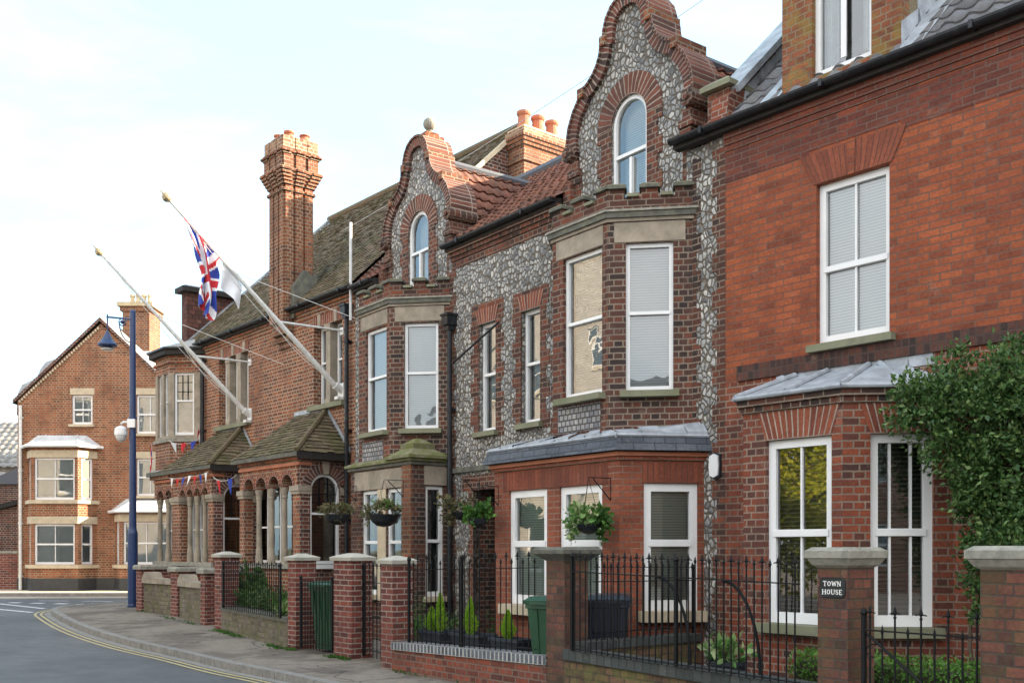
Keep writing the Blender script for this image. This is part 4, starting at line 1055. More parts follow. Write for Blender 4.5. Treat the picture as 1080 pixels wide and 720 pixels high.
def bay_arc(root, s0, s1, arches, cols, piers, side=True, p=1.015, zt=3.30):
    fs_ = F(FI.pt(s0, p, 0).xy, FI.r); 
    arcade(root, FI, s0, s1, zt, arches, cols, w=p)
    for a, b in piers: pier(root, FI, a, b, p+.002, .2, 1.29, 2.76, 'brick_ins')
    for a, b in arches: glazing(root, FI, a-.02, b+.02, 1.3, 3.0, p-.30)
    if side:
        fd = FI.face(s1, p, s1, 0)
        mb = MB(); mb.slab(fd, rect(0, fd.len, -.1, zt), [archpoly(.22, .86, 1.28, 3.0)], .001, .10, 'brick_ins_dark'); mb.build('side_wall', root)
        mb = MB(); ring(mb, fd, .54, 2.68, .32, .50, 0, 180, .012, .02, 'voussoir_dark', 16); mb.slab(fd, [(.49,2.99),(.59,2.99),(.62,3.24),(.46,3.24)], [], .03, .02, 'stone')
        mb.build('side_arch', root)
        mb = MB(); mb.box(fd, -.03, .24, -.2, .03, 2.60, 2.75, 'stone'); mb.build('side_impost', root); mb = MB(); mb.box(fd, .86, 1.0, -.2, .03, 2.60, 2.75, 'stone'); mb.build('side_impost', root); mb = MB(); mb.box(fd, .2, .9, -.05, .06, 1.2, 1.28, 'white'); mb.build('side_sill', root)
        window(root, fd, .225, .855, 1.29, 2.99, -.04, .56, arch=True, fr=.045, inner='room_ochre', sash=False, room=.35, top_bars=(3, 4))
        mb = MB(); mb.slab(fd, rect(-.05, fd.len, 3.30, 3.42), [], .05, .05, 'timber_dark'); mb.build('timber_fascia', root)
    mb = MB(); mb.box(FI, s0, s1+.02, p-.25, p+.03, 3.14, 3.20, 'terracotta'); mb.box(FI, s0, s1+.02, p-.25, p+.05, 3.24, 3.30, 'brick_ins'); mb.box(FI, s0, s1+.05, p-.25, p+.09, 3.302, 3.37, 'terracotta'); mb.build('eaves_cornice', root)
def arch_list(a, b, n, gap):
    w = ((b-a)-gap*(n-1))/n; return [(a+k*(w+gap), a+k*(w+gap)+w) for k in range(n)], [a+(k+1)*w+k*gap+gap/2 for k in range(n-1)]
A1, C1 = arch_list(-2.70, -.62, 4, .09)
bay_arc(club, -2.90, -.35, A1, C1, [(-2.90,-2.70),(-.62,-.36)])
A2, C2 = arch_list(-6.02, -4.46, 4, .08)
A3, C3 = arch_list(-7.38, -6.48, 2, .09)
bay_arc(club, -7.57, -4.19, A3+A2, C2+C3+[-7.44], [(-4.46,-4.20),(-6.48,-6.02)])
def hip(root, s0, s1, t0, t1, p=1.015, zt=3.38, ztop=4.32, o=.14):
    A = FI.pt(s0-.0, p+o, zt); B = FI.pt(s1+o, p+o, zt); C = FI.pt(t1, .0, ztop); D = FI.pt(t0, .0, ztop)
    W = FI.pt(s1+o, 0, zt)
    slope('bay_roof', root, [A, B, C, D], 'tile_moss', .165, .105, jitter=.01, lift=.024)
    slope('bay_roof', root, [B, W, C], 'tile_moss', .165, .105, jitter=.01, lift=.024)
    slope('bay_roof', root, [FI.pt(s0, 0, zt), A, D], 'tile_moss', .165, .105, jitter=.01, lift=.02)
    mb = MB(); mb.poly([A, B, W, FI.pt(s0,0,zt)], 'timber_dark')
    mb.quad(A-Vector((0,0,.08)), B-Vector((0,0,.08)), B+Vector((0,0,.005)), A+Vector((0,0,.005)), 'stone_dark')
    mb.quad(B-Vector((0,0,.13)), W-Vector((0,0,.13)), W+Vector((0,0,.005)), B+Vector((0,0,.005)), 'timber_dark'); mb.build('eaves', root)
    mb = MB(); mb.tube([B+Vector((0,0,.03)), C+Vector((0,0,.03))], .05, 'tile_moss', 6)
    mb.quad(FI.pt(t0,.02,ztop-.03), FI.pt(t1,.02,ztop-.03), FI.pt(t1,.015,ztop+.09), FI.pt(t0,.015,ztop+.09), 'lead')
    q = [W, C]; n = 9
    for k in range(n):
        a = W.lerp(C, k/n); b = W.lerp(C, (k+1)/n); nn = Vector((FI.m.x, FI.m.y, 0))*.012
        mb.quad(a+nn, b+nn, b+nn+Vector((0,0,.13)), a+nn+Vector((0,0,.13)), 'lead')
    mb.build('roof_flashing', root)
hip(club, -3.02, -.35, -2.45, -1.15)
hip(club, -6.95, -4.19, -6.2, -4.95)
mb = MB(); mb.poly([FI.pt(-7.7,1.15,3.40), FI.pt(-6.9,1.15,3.40), FI.pt(-6.9,.5,3.6), FI.pt(-7.7,.5,3.6)], 'lead')
mb.box(FI, -7.72,-6.5,.6,1.16,3.30,3.40,'stone_dark'); mb.box(FI,-7.66,-6.5,.6,1.10,3.22,3.30,'brick_ins'); mb.build('bay_cornice', club)
# first-floor turret bay
P3 = [(-9.2, 0), (-8.6, .6), (-7.7, .6), (-7.1, 0)]
fs = bayface(FI, P3)
mb = MB()
prism(mb, FI, P3, 3.3, 4.27, 'brick_ins')
prism(mb, FI, P3, 5.88, 6.34, 'brick_ins')
for f, hs in ((fs[2], [rect(.107,.60,4.37,5.89)]),): mb.slab(f, rect(0, f.len, 4.27, 5.88), [rect(.12,.62,4.35,5.87)], 0, .1, 'stone')
mb.slab(fs[1], rect(0, .9, 4.27, 5.88), [rect(.14,.40,4.35,5.87), rect(.54,.80,4.35,5.87)], 0, .1, 'stone'); mb.slab(fs[0], rect(0, fs[0].len, 4.27, 5.88), [], 0, 0, 'stone')
mb.build('turret_wall', club)
window(club, fs[2], .12, .62, 4.36, 5.87, -.05, .55, fr=.05, top_bars=(3,3), inner='room', blind='curtain', glass='glass_old', room=.2, name='window')
for a, b in ((.14,.40),(.54,.80)): window(club, fs[1], a, b, 4.36, 5.87, -.06, .55, fr=.035, inner='room_dark', glass='glass_old', room=.2)
mb = MB(); band(mb, FI, P3, .06, 4.19, 4.27, 'stone_grey'); mb.build('turret_sill', club); mb = MB(); band(mb, FI, P3, .05, 6.10, 6.16, 'brick_ins'); band(mb, FI, P3, .15, 6.30, 6.42, 'timber_dark'); band(mb, FI, P3, .20, 6.425, 6.47, 'black_plastic'); mb.build('turret_cornice', club)
E = offs(P3, .2); t = [FI.pt(-8.9,-1.2,7.1), FI.pt(-8.5,-.9,7.1), FI.pt(-7.9,-.9,7.1), FI.pt(-7.4,-1.2,7.1)]
mb = MB()
for i in range(3): mb.quad(FI.pt(*E[i],6.47), FI.pt(*E[i+1],6.47), t[i+1], t[i], 'slate_far')
mb.build('turret_roof', club)
mb = MB(); mb.slab(FI, rect(-9.0,-8.2,6.3,6.35), [], 0, 0, 'brick_ins'); mb.build('wall_strip', club)
# main roof
EZ = 6.56
slope('roof', club, [FI.pt(-8.2,.16,EZ), FI.pt(0,.16,EZ), FI.pt(0,-4.12,10.66), FI.pt(-8.2,-4.12,10.66)], 'tile_moss', .17, .11, jitter=.008, lift=.02)
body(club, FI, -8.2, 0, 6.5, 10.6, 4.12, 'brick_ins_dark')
mb = MB(); mb.tube([FI.pt(-8.2,-4.12,10.70), FI.pt(.03,-4.12,10.70)], .09, 'tile_moss', 8); mb.build('ridge_tiles', club)
mb = MB()
Fe = F(FI.pt(.0,0,0).xy, FI.m*-1)   # end verge, facing the flint houses
mb.slab(Fe, [(.9,7.55),(4.12,10.6),(4.12,10.72),(.9,7.67)], [], .05, .08, 'stone_cream'); mb.build('verge_board', club)
mb = MB(); Fv = F(FI.pt(-8.2,0,0).xy, FI.m*-1); mb.slab(Fv, [(-.16,6.56),(4.12,10.66),(4.12,10.74),(-.16,6.64)], [], .10, .08, 'lead'); mb.build('verge_flashing', club)
gutter(club, FI, -7.2, -.05, .18, 6.55)
# tile-hung box dormer at the far end
dm = MB(); dm.box(FI, -8.42, -8.10, -3.0, .0, 6.3, 8.02, 'tile_hung'); dm.build('box_dormer', club)
mb = MB(); mb.box(FI, -8.52, -8.0, -3.1, .14, 8.025, 8.15, 'timber_dark'); mb.box(FI, -8.46, -8.06, -3.02, .06, 8.152, 8.19, 'lead'); mb.build('dormer_coping', club)
# tall ribbed chimney on the front wall
mb = MB()
cs, cw = -2.80, -.10
def sq(r, z0, z1, mat='brick_stack'): mb.box(FI, cs-r, cs+r, cw-r, cw+r, z0, z1, mat)
sq(.30, 6.2, 9.2); mb.box(FI, cs-.30, cs+.30, 0, .20, 6.05, 6.2, 'brick_stack'); mb.box(FI, cs-.28, cs+.28, 0, .12, 5.92, 6.048, 'brick_stack'); mb.box(FI, cs-.26, cs+.26, 0, .05, 5.8, 5.918, 'brick_stack')
for k in (-1, 0, 1):
    for (z0, z1, R0, e, ww) in ((6.3, 9.14, .30, .05, .085), (9.46, 9.74, .38, .05, .11)):
        c = k*(R0-ww*.9)
        mb.box(FI, cs+c-ww, cs+c+ww, cw-R0-e, cw+R0+e, z0, z1, 'brick_stack')
        mb.box(FI, cs-R0-e, cs+R0+e, cw+c-ww, cw+c+ww, z0, z1, 'brick_stack')
def ribbed(r, z, h, m='brick_stack', rw=.10, e=.05):
    sq(r, z, z+h, m)
    for j in (-1, 0, 1):
        c = j*(r-rw*.8); mb.box(FI, cs+c-rw, cs+c+rw, cw-r-e, cw+r+e, z+.002, z+h-.002, m); mb.box(FI, cs-r-e, cs+r+e, cw+c-rw, cw+c+rw, z+.002, z+h-.002, m)
ribbed(.335, 9.0, .05)
for k in range(5): ribbed(.335+.028*k, 9.14+.064*k, .060)
sq(.37, 9.46, 9.76)
for k in range(3): ribbed(.40+.035*(k == 1), 9.74+.04*k, .038)
ribbed(.38, 9.86, .26, 'brick_pale', .11, .035)
ch = mb.build('chimney', club)
mb = MB()
for (a, b, r_, h_) in ((-.2,.2,.09,.2),(.0,.05,.11,.26),(.22,-.2,.11,.17)): mb = MB(); pot(mb, FI.pt(cs+a, cw+b, 10.12), r_, h_); mb.build('chimney_pot', ch)
mb = MB(); mb.slab(F(FI.pt(cs+.35,cw,0).xy, FI.m*-1), [(-.2,6.35),(.34,6.75),(.34,7.25),(.05,7.38),(-.2,7.0)], [], .15, .15, 'stone_dark'); mb.build('chimney_shoulder', ch)
# chimney on the end gable, three pots
mb = MB()
mb.box(FI, .012, .52, -4.96, -3.74, 7.6, 10.24, 'brick_stack'); mb.box(FI, .0, .56, -5.0, -3.70, 9.72, 9.78, 'brick_stack')
for k in range(3): mb.box(FI, -.02, .56+.03*k, -5.0-.03*k, -3.70+.03*k, 10.06+.075*k, 10.132+.075*k, 'brick_stack')
mb.box(FI, -.02, .60, -5.03, -3.67, 10.29, 10.40, 'brick_pale'); mb.box(FI, .0, .55, -4.98, -3.72, 10.402, 10.46, 'stone_cream')
ch = mb.build('chimney', club)
for k in range(3):
    mb = MB(); pot(mb, FI.pt(.27, -3.95-.40*k, 10.46), .15, .40); mb.build('chimney_pot', ch)
downpipe(club, FI, -.22, 0, 6.05, True); downpipe(club, FI, -6.95, 4.0, 6.2, False, r=.05)
mb = MB(); mb.tube([FI.pt(-.02,.12,5.9), FI.pt(-.02,.12,7.75)], .028, 'lime_line', 8); mb.build('vent_pipe', club)

# ------------------------------------------------------------------ flagpoles
def flagpole(label, s_, zb, a, h, group):
    t = thing('flagpole', label, 'flagpole', FI.pt(s_, 0, zb), group=group)
    B = FI.pt(s_, .06, zb); T = FI.pt(s_, a, h)
    mb = MB(); n = 8; mb.tube([B.lerp(T, k/n) for k in range(n+1)], [.054-.0035*k for k in range(n+1)], 'offwhite', 12); p = mb.build('pole', t)
    mb = MB(); d = (T-B).normalized(); 
    mb.tube([T, T+d*.04, T+d*.09, T+d*.14, T+d*.17], [.03,.075,.085,.06,.01], 'gold', 12); mb.tube([T+d*.16, T+d*.26], [.02,.005], 'gold', 8); mb.build('finial', p)
    mb = MB(); mb.box(FI, s_-.09, s_+.09, 0, .03, zb-.14, zb+.14, 'offwhite'); mb.tube([FI.pt(s_,.0,zb), B.lerp(T,.03)], .075, 'offwhite', 12); mb.box(FI, s_-.06, s_+.06, .0, .14, zb-.18, zb-.12, 'offwhite'); mb.build('wall_bracket', t)
    q = B.lerp(T, .39); w = FI.pt(s_, 0, q.z+.02)
    mb = MB(); mb.tube([w, q], .022, 'offwhite', 8); mb.box(FI, s_-.06, s_+.06, 0, .02, q.z-.06, q.z+.08, 'offwhite'); mb.build('stay_bar', t)
    mb = MB(); 
    for e in (T.lerp(B,.06), T.lerp(B,.5)):
        c = B.lerp(T,.1)+Vector((0,0,-.02)); m = 12
        pts = [e.lerp(c, k/m)+Vector((0,0,-.25*math.sin(math.pi*k/m)*.7)) for k in range(m+1)]; mb.tube(pts, .006, 'offwhite', 4)
    mb.tube([T.lerp(B,.35), FI.pt(s_+1.6,.0,zb+.9)], .005, 'offwhite', 4); mb.tube([T.lerp(B,.35), FI.pt(s_-1.4,.0,zb+.9)], .005, 'offwhite', 4)
    mb.build('halyard', p)
    return t, B, T
fp1, B1, T1 = flagpole('white wall flagpole that carries the red, white and blue crossed flag', -.53, 4.64, 3.40, 7.57, 'slanting flagpoles on the club front')
fp2, B2_, T2 = flagpole('bare white wall flagpole with no flag, nearer the lamp post', -4.53, 4.58, 3.24, 7.55, 'slanting flagpoles on the club front')
# crossed flag hanging limp from the pole
def jack(u, v):   # u 0..2 along fly, v 0..1
    x, y = u-1, v-.5
    if abs(x) < .1 or abs(y) < .1: return 'red_cloth'
    if abs(x) < .1667 or abs(y) < .1667: return 'white_cloth'
    l = math.hypot(2, 1)
    d1 = (x*1 - y*2)/l; d2 = (x*1 + y*2)/l
    if abs(d1) < .1 or abs(d2) < .1:
        for d, s in ((d1, 1), (d2, -1)):
            side = 1 if x < 0 else -1
            if -.0 <= d*s*side*(1) <= .0667: return 'red_cloth'
        return 'white_cloth'
    return 'blue_cloth'
def flag():
    mb = MB(); nu, nv = 90, 60
    A = T1.lerp(B1, .05); Bq = T1.lerp(B1, .27)    # hoist runs down the pole
    low = Vector((0, 0, -1))
    def P(u, v):   # u 0..1 fly, v 0..1 hoist (0 bottom end of hoist nearer wall)
        top = Bq.lerp(A, v)
        drop = u*(1.18 + .15*(1-v))
        side = FI.pt(0,0,0)-FI.pt(1,0,0)
        # fly gathers towards the lower end of the hoist
        c = Bq + Vector((0,0,-.0))
        g = min(1, u*2.0)**.8
        base = top.lerp(Bq + (A-Bq)*(.30*v+.10), g)
        fold = (.055*math.sin(v*15+u*3.0) + .015*math.sin(v*41+u*9))*min(1, u*3+.15)
        fold2 = (.07*math.cos(v*13+1+u*3)+.02*math.sin(u*12+v*5))*min(1, u*3)
        return base + Vector((0,0,-drop*.92)) + Vector((FI.r.x, FI.r.y, 0))*fold*1.1 + Vector((FI.m.x, FI.m.y, 0))*(fold2 + .10*u)
    for i in range(nu):
        for j in range(nv):
            m = jack(2*(i+.5)/nu, (j+.5)/nv)
            mb.quad(P(i/nu, j/nv), P((i+1)/nu, j/nv), P((i+1)/nu, (j+1)/nv), P(i/nu, (j+1)/nv), m, smooth=True)
    o = mb.build('flag', None, merge=True); tag(o, 'limp red, white and blue crossed flag drooping from the top of a wall pole', 'flag')
    mb = MB(); n = 16
    A2, B2 = T1.lerp(B1, .29), T1.lerp(B1, .40)
    def Q(u, v):
        return A2.lerp(B2, v*(1-.25*u)+.10*u) + Vector((0,0,-.48*u+.05*math.sin(v*5))) + Vector((FI.r.x, FI.r.y, 0))*(.05*math.sin(v*9+u*2)*u-.03) + Vector((FI.m.x,FI.m.y,0))*(-.02*u+.12*u*(1-v))
    for i in range(n):
        for j in range(n): mb.quad(Q(i/n,j/n), Q((i+1)/n,j/n), Q((i+1)/n,(j+1)/n), Q(i/n,(j+1)/n), 'white_cloth', smooth=True)
    o = mb.build('flag', None, merge=True); tag(o, 'plain white flag hanging half way down the pole beside the crossed flag', 'flag')
flag()
# bunting
def bunting(label, pts, cols, size=.28, sag=.1, skip=0):
    t = thing('bunting', label, 'bunting', pts[0], group='bunting strings on the club'); mb = MB(); path = []
    for i in range(len(pts)-1):
        for k in range(12): f = k/12; path.append(Vector(pts[i]).lerp(Vector(pts[i+1]), f)+Vector((0,0,-sag*4*f*(1-f))))
    path.append(Vector(pts[-1])); mb.tube(path, .006, 'offwhite', 4); mb.build('cord', t)
    n = len(cols)
    for k, c in enumerate(cols):
        q = (k+.5)/n*(len(path)-1); i = int(q); p = path[i].lerp(path[min(i+1, len(path)-1)], q-i); d = (path[min(i+1,len(path)-1)]-path[i]).normalized()
        mb = MB(); h = size*.5; tw = random.uniform(-.06,.06)
        a, b, e = p-d*h*.8, p+d*h*.8, p+Vector((tw, tw, -size*1.25))
        m1 = (a+b)/2+Vector((FI.m.x,FI.m.y,0))*.03
        mb.poly([a, e, m1], c, smooth=True); mb.poly([m1, e, b], c, smooth=True); mb.build('pennant', t)
R_, B_, W_ = 'red_cloth', 'blue_cloth', 'white_cloth'
bunting('bunting string of small pennants along the eaves over the far arcade', [FI.pt(-6.4,1.12,3.22), FI.pt(-5.2,1.12,3.2), FI.pt(-4.2,1.12,3.24)], [W_,R_,B_,W_,R_,B_,W_], .18, .04)
bunting('bunting string with one big red and one big blue pennant between the two arcades', [FI.pt(-4.1,1.06,3.12), FI.pt(-3.5,1.1,3.0), FI.pt(-2.95,1.06,3.10)], [R_,B_], .27, .03)
bunting('bunting string under the far upper window, red, blue and white', [fs[2].pt(0,.08,4.22), fs[2].pt(.45,.1,4.15), fs[2].pt(.83,.1,4.3), FI.pt(-6.9,.2,4.6)], [W_,R_,B_,W_,R_], .20, .05)
bunting('bundled bunting hanging down the left corner of the far upper bay', [fs[1].pt(.0,.10,4.22), fs[1].pt(.05,.10,3.9), fs[1].pt(.0,.12,3.55)], [R_,B_,R_,R_], .24, .0)
# ================================================================== corner house across the side road
GZ = .28
FH = F((-13.25, 33.0), (1, 0.0))
far = thing('corner_house', 'red brick end-gable house across the side road with lead-roofed two-storey bay', 'house', FH.pt(0, 0, GZ))
wn = [rect(-.93,-.27,5.6,6.55), rect(1.15,2.0,5.3,6.55), rect(1.15,2.0,3.3,4.5)]
mb = MB(); mb.slab(FH, [(-2.68,GZ-.1),(2.75,GZ-.1),(2.75,6.35),(0,8.85),(-2.68,6.42)], wn, 0, .1, 'brick_far'); mb.build('front_wall', far)
mb = MB(); mb.box(FH, -2.69, 2.75, -.0, .03, GZ-.1, GZ+.38, 'render_black'); mb.build('plinth', far)
for r_ in wn:
    a, b, z0, z1 = r_[0][0], r_[1][0], r_[0][1], r_[2][1]
    window(far, FH, a, b, z0, z1, -.05, .5, bars=1, sill='stone_cream', inner='room', blind='net_far', fr=.06, room=.3)
    mb = MB(); mb.slab(FH, rect(a-.06, b+.06, z1+.01, z1+.22), [], .008, .008, 'stone_cream'); mb.build('stone_lintel', far)
def farbay(c, hw, d, cant, zt, floors, roofz):
    P = [(c-hw, 0), (c-hw+cant, d), (c+hw-cant, d), (c+hw, 0)]; f3 = bayface(FH, P)
    mb = MB(); hol = {0: [], 1: [], 2: []}
    for (z0, z1) in floors:
        for i, f in enumerate(f3):
            m = .13 if i != 1 else .10; hol[i].append(rect(m, f.len-m, z0, z1))
    prism(mb, FH, P, GZ+.38, zt, 'brick_far', hol); prism(mb, FH, offs(P, .02), GZ-.1, GZ+.378, 'render_black'); mb.build('bay_wall', far)
    for (z0, z1) in floors:
        for i, f in enumerate(f3):
            m = .13 if i != 1 else .10
            window(far, f, m, f.len-m, z0, z1, -.05, .5, bars=1 if i == 1 else 0, inner='room', blind='net_far', fr=.06, room=.25)
        mb = MB(); band(mb, FH, P, .07, z0-.12, z0-.01, 'stone_cream'); mb.build('stone_sill', far)
        mb = MB(); band(mb, FH, P, .015, z1+.01, z1+.24, 'stone_cream'); mb.build('stone_lintel', far)
    mb = MB(); E = offs(P, .16); e = [FH.pt(a, w, zt) for a, w in E]; t = [FH.pt(c-hw*.7,0,roofz), FH.pt(c-hw*.45,.02,roofz), FH.pt(c+hw*.45,.02,roofz), FH.pt(c+hw*.7,0,roofz)]
    for i in range(3):
        mb.quad(e[i], e[i+1], t[i+1], t[i], 'lead_white'); mb.tube([e[i], e[i+1]], .05, 'white', 6)
    for i in (1, 2): mb.tube([e[i], t[i]], .03, 'lead_white', 6)
    mb.poly(e[::-1], 'white'); mb.build('bay_roof', far)
farbay(-1.25, 1.12, .55, .38, 4.85, [(1.10, 2.38), (3.15, 4.48)], 5.25)
farbay(1.65, 1.2, .55, .38, 2.78, [(1.10, 2.45)], 3.2)
mb = MB()
for sg in (-1, 1):
    x1 = 2.80; z1 = 6.26
    a = FH.pt(sg*x1, .10, z1); b = FH.pt(0, .10, 8.92); c = FH.pt(0, -9, 8.92); d = FH.pt(sg*x1, -9, z1)
    t = Vector((0,0,.12)); mb.quad(a+t, b+t, c+t, d+t, 'slate_far'); mb.quad(a, b, b+t, a+t, 'brick_ins_dark'); mb.quad(a, b, c, d, 'timber_dark')
mb.build('roof', far)
for sg in (-1,):
    n = 34; mb = MB()
    for k in range(n):
        f = k/n; x = sg*(2.6*(1-f)); z = 6.3+f*2.42; mb.box(FH, x-.028, x+.028, 0, .05, z+.0, z+.08, 'stone_cream')
    mb.build('dentil_verge', far)
mb = MB(); mb.box(FH, -2.68, 2.7, -9, -.11, GZ-.1, 6.3, 'brick_far', 'LRb'); mb.build('side_walls', far)
SH = -.72
mb = MB(); mb.box(FH, .85+SH, 1.75+SH, -2.6, -1.5, 7.4, 9.75, 'brick_stack'); mb.box(FH, .78+SH, 1.82+SH, -2.67, -1.43, 9.6, 9.75, 'brick_stack'); mb.box(FH, .70+SH, 1.90+SH, -2.75, -1.35, 9.752, 9.88, 'buffpot'); mb.box(FH, .8+SH, 1.8+SH, -2.65, -1.45, 7.3, 8.25, 'lead_white'); ch = mb.build('chimney', far)
for k in range(4):
    mb = MB(); pot(mb, FH.pt(.98+SH+.2*k, -2.05, 9.88), .085, .40, 'buffpot'); mb.build('chimney_pot', ch)
downpipe(far, FH, -2.55, GZ, 6.2, mat='offwhite', r=.05)
mb = MB(); pr = [(-3.0,6.3),(-2.97,6.7),(-2.82,6.98),(-2.5,7.13),(-2.33,7.25),(-2.22,7.5),(-2.05,7.72),(-1.75,7.82),(-1.3,7.84),(-1.28,7.7)]
lo = [(x, z-.32) for x, z in pr]
Fq = F(FH.pt(0,-.6,0).xy, (1,0)); mb.slab(Fq, lo + pr[::-1], [], 0, .5, 'lead', back=True); mb.slab(Fq, [(-3.0,GZ)]+[(-2.68,GZ),(-1.4,7.4)]+[(x,z-.1) for x,z in pr[::-1]], [], -.1, .3, 'brick_far'); mb.build('curved_parapet', far)
# roofs behind, low buildings at the left edge
rb = thing('rear_house', 'grey roofed house showing between the corner house and the club', 'house', (-9.2, 37, GZ))
Fr = F((-11.2, 38.5), (1, 0))
mb = MB(); mb.box(Fr, 0, 5.5, -5, 0, GZ-.1, 7.2, 'brick_far'); mb.build('wall', rb)
slope('roof', rb, [Fr.pt(-.2,.2,7.15), Fr.pt(5.7,.2,7.15), Fr.pt(5.0,-2.5,8.9), Fr.pt(.4,-2.5,8.9)], 'slate_far', .25, .2)
mb = MB(); mb.tube([Fr.pt(.4,-2.5,8.93), Fr.pt(5.0,-2.5,8.93)], .1, 'terracotta', 8); mb.tube([Fr.pt(.9,-1.4,8.0), Fr.pt(.9,-1.4,9.9)], .02, 'lime_line', 6); mb.build('ridge_tiles', rb)
lh = thing('low_cottage', 'cottage with a ribbed grey roof at the left edge of the photo', 'house', (-20, 40, GZ))
Fl = F((-27, 41), (1, 0))
mb = MB(); mb.slab(Fl, rect(0, 7.3, GZ-.1, 5.0), [rect(6.1,6.7,3.9,4.7)], 0, .1, 'brick_buff'); mb.box(Fl, 0, 7.3, -6, -.12, GZ-.1, 4.9, 'brick_buff', 'LRb'); mb.build('wall', lh)
slope('roof', lh, [Fl.pt(-.2,.3,4.85), Fl.pt(7.6,.3,4.85), Fl.pt(7.6,-2.6,7.0), Fl.pt(-.2,-2.6,7.0)], 'slate_far', .3, .34, wave=True, amp=.04, seg=5)
window(lh, Fl, 6.1, 6.7, 3.9, 4.7, -.05, .5, fr=.06, room=.3)
mb = MB(); mb.box(Fl, 6.5, 7.2, -3.2, -2.4, 5.2, 6.4, 'brick_buff'); mb.build('chimney', lh)
ob = thing('outbuilding', 'dark lean-to outbuilding with sloping roof beside the corner house', 'shed', (-17.2, 35, GZ))
Fo = F((-20.5, 35), (1, 0))
mb = MB(); mb.slab(Fo, [(0,GZ-.1),(3.9,GZ-.1),(3.9,3.15),(0,2.2)], [], 0, 0, 'brick_ins_dark'); mb.build('wall', ob)
mb = MB(); mb.slab(Fo, [(-.1,2.18),(4.0,3.2),(4.0,3.36),(-.1,2.34)], [], .15, 3, 'timber_dark'); mb.build('roof', ob)
ob2 = thing('yard_shed', 'small dark slated shed roof below the ribbed cottage roof', 'shed', (-18, 38, GZ))
mb = MB(); Fo2 = F((-21, 38), (1, 0)); mb.box(Fo2, 0, 3.8, -2, 0, GZ-.1, 4.0, 'brick_ins_dark'); mb.build('wall', ob2)
mb = MB(); mb.slab(Fo2, [(1.4,4.0),(3.9,4.0),(3.9,4.85),(3.0,4.75)], [], .1, 2.2, 'slate'); mb.build('roof', ob2)
yw = MB(); Fy = F((-20.5, 33.3), (1, 0)); yw.box(Fy, 0, 4.6, -.25, 0, GZ-.1, 1.45, 'brick_pillar'); o = yw.build('yard_wall', None)
mb = MB(); mb.box(Fy, 0, 4.62, -.28, .03, 1.452, 1.53, 'stone_grey'); mb.build('coping', o); tag(o, 'plain low brick yard wall left of the corner house', 'wall')

# house closing the street behind the camera
bh = thing('street_end_house', 'long dark brick house mirrored in the canted bay windows', 'house', (3, -20, 0)); Fb = F((20, -19), (-1, 0))
hs2 = [rect(1.2+2.9*k, 2.3+2.9*k, z0, z0+1.5) for k in range(12) for z0 in (1.0, 4.0)]
mb = MB(); mb.slab(Fb, rect(0, 37, -.2, 6.6), hs2, 0, .15, 'brick_ins_dark'); mb.box(Fb, 0, 37, -8, -.16, -.2, 6.6, 'brick_ins_dark', 'LRb'); mb.build('wall', bh)
for h in hs2: window(bh, Fb, h[0][0], h[1][0], h[0][1], h[2][1], -.1, .5, fr=.07, room=.3)
mb = MB(); mb.quad(Fb.pt(-.2,.3,6.5), Fb.pt(37.2,.3,6.5), Fb.pt(37.2,-4,9.5), Fb.pt(-.2,-4,9.5), 'slate'); mb.quad(Fb.pt(37.2,-8.2,6.5), Fb.pt(-.2,-8.2,6.5), Fb.pt(-.2,-4,9.5), Fb.pt(37.2,-4,9.5), 'slate'); mb.build('roof', bh)
# ================================================================== across the street (seen mirrored in the windows)
FO = F((-13.5, 1.0), (.6, .8))
FO = F((-15.6, 9.5), (.595*.0+.60, -.80)); FO = F((-17.5, 24.5), (-.6, .8))
# facade faces the terrace: outward normal must point to +x,-y side -> right-hand direction is away
FO = F((-13.6, 13.2), (-.60, .80)); 
opp = thing('opposite_house', 'pale brick house across the street, mirrored in the front windows', 'house', (-13, 18, 0))
hs = []
for k in range(5):
    for z0, z1 in ((.9, 2.6), (4.0, 5.6), (7.0, 8.2)): hs.append(rect(1.0+2.6*k, 2.0+2.6*k, z0, z1))
mb = MB(); mb.slab(FO, rect(0, 14, -.2, 11.2), hs, 0, .15, 'brick_buff'); mb.box(FO, 0, 14, -8, -.16, -.2, 11.2, 'brick_ins_dark', 'LRb'); mb.build('wall', opp)
for h in hs[:15]: window(opp, FO, h[0][0], h[1][0], h[0][1], h[2][1], -.1, .5, fr=.07, sill='stone_cream', room=.3)
mb = MB(); a = FO.pt(-.2,.3,11.15); b = FO.pt(14.2,.3,11.15); c = FO.pt(14.2,-4,14.5); d = FO.pt(-.2,-4,14.5); mb.quad(a,b,c,d,'pantile'); mb.quad(b,FO.pt(14.2,-8.3,9.1),FO.pt(-.2,-8.3,9.1) if False else FO.pt(14.2,-8.3,9.1),c,'pantile') if False else None
mb.quad(d, c, FO.pt(14.2,-8.2,11.15), FO.pt(-.2,-8.2,11.15), 'pantile'); mb.build('roof', opp)
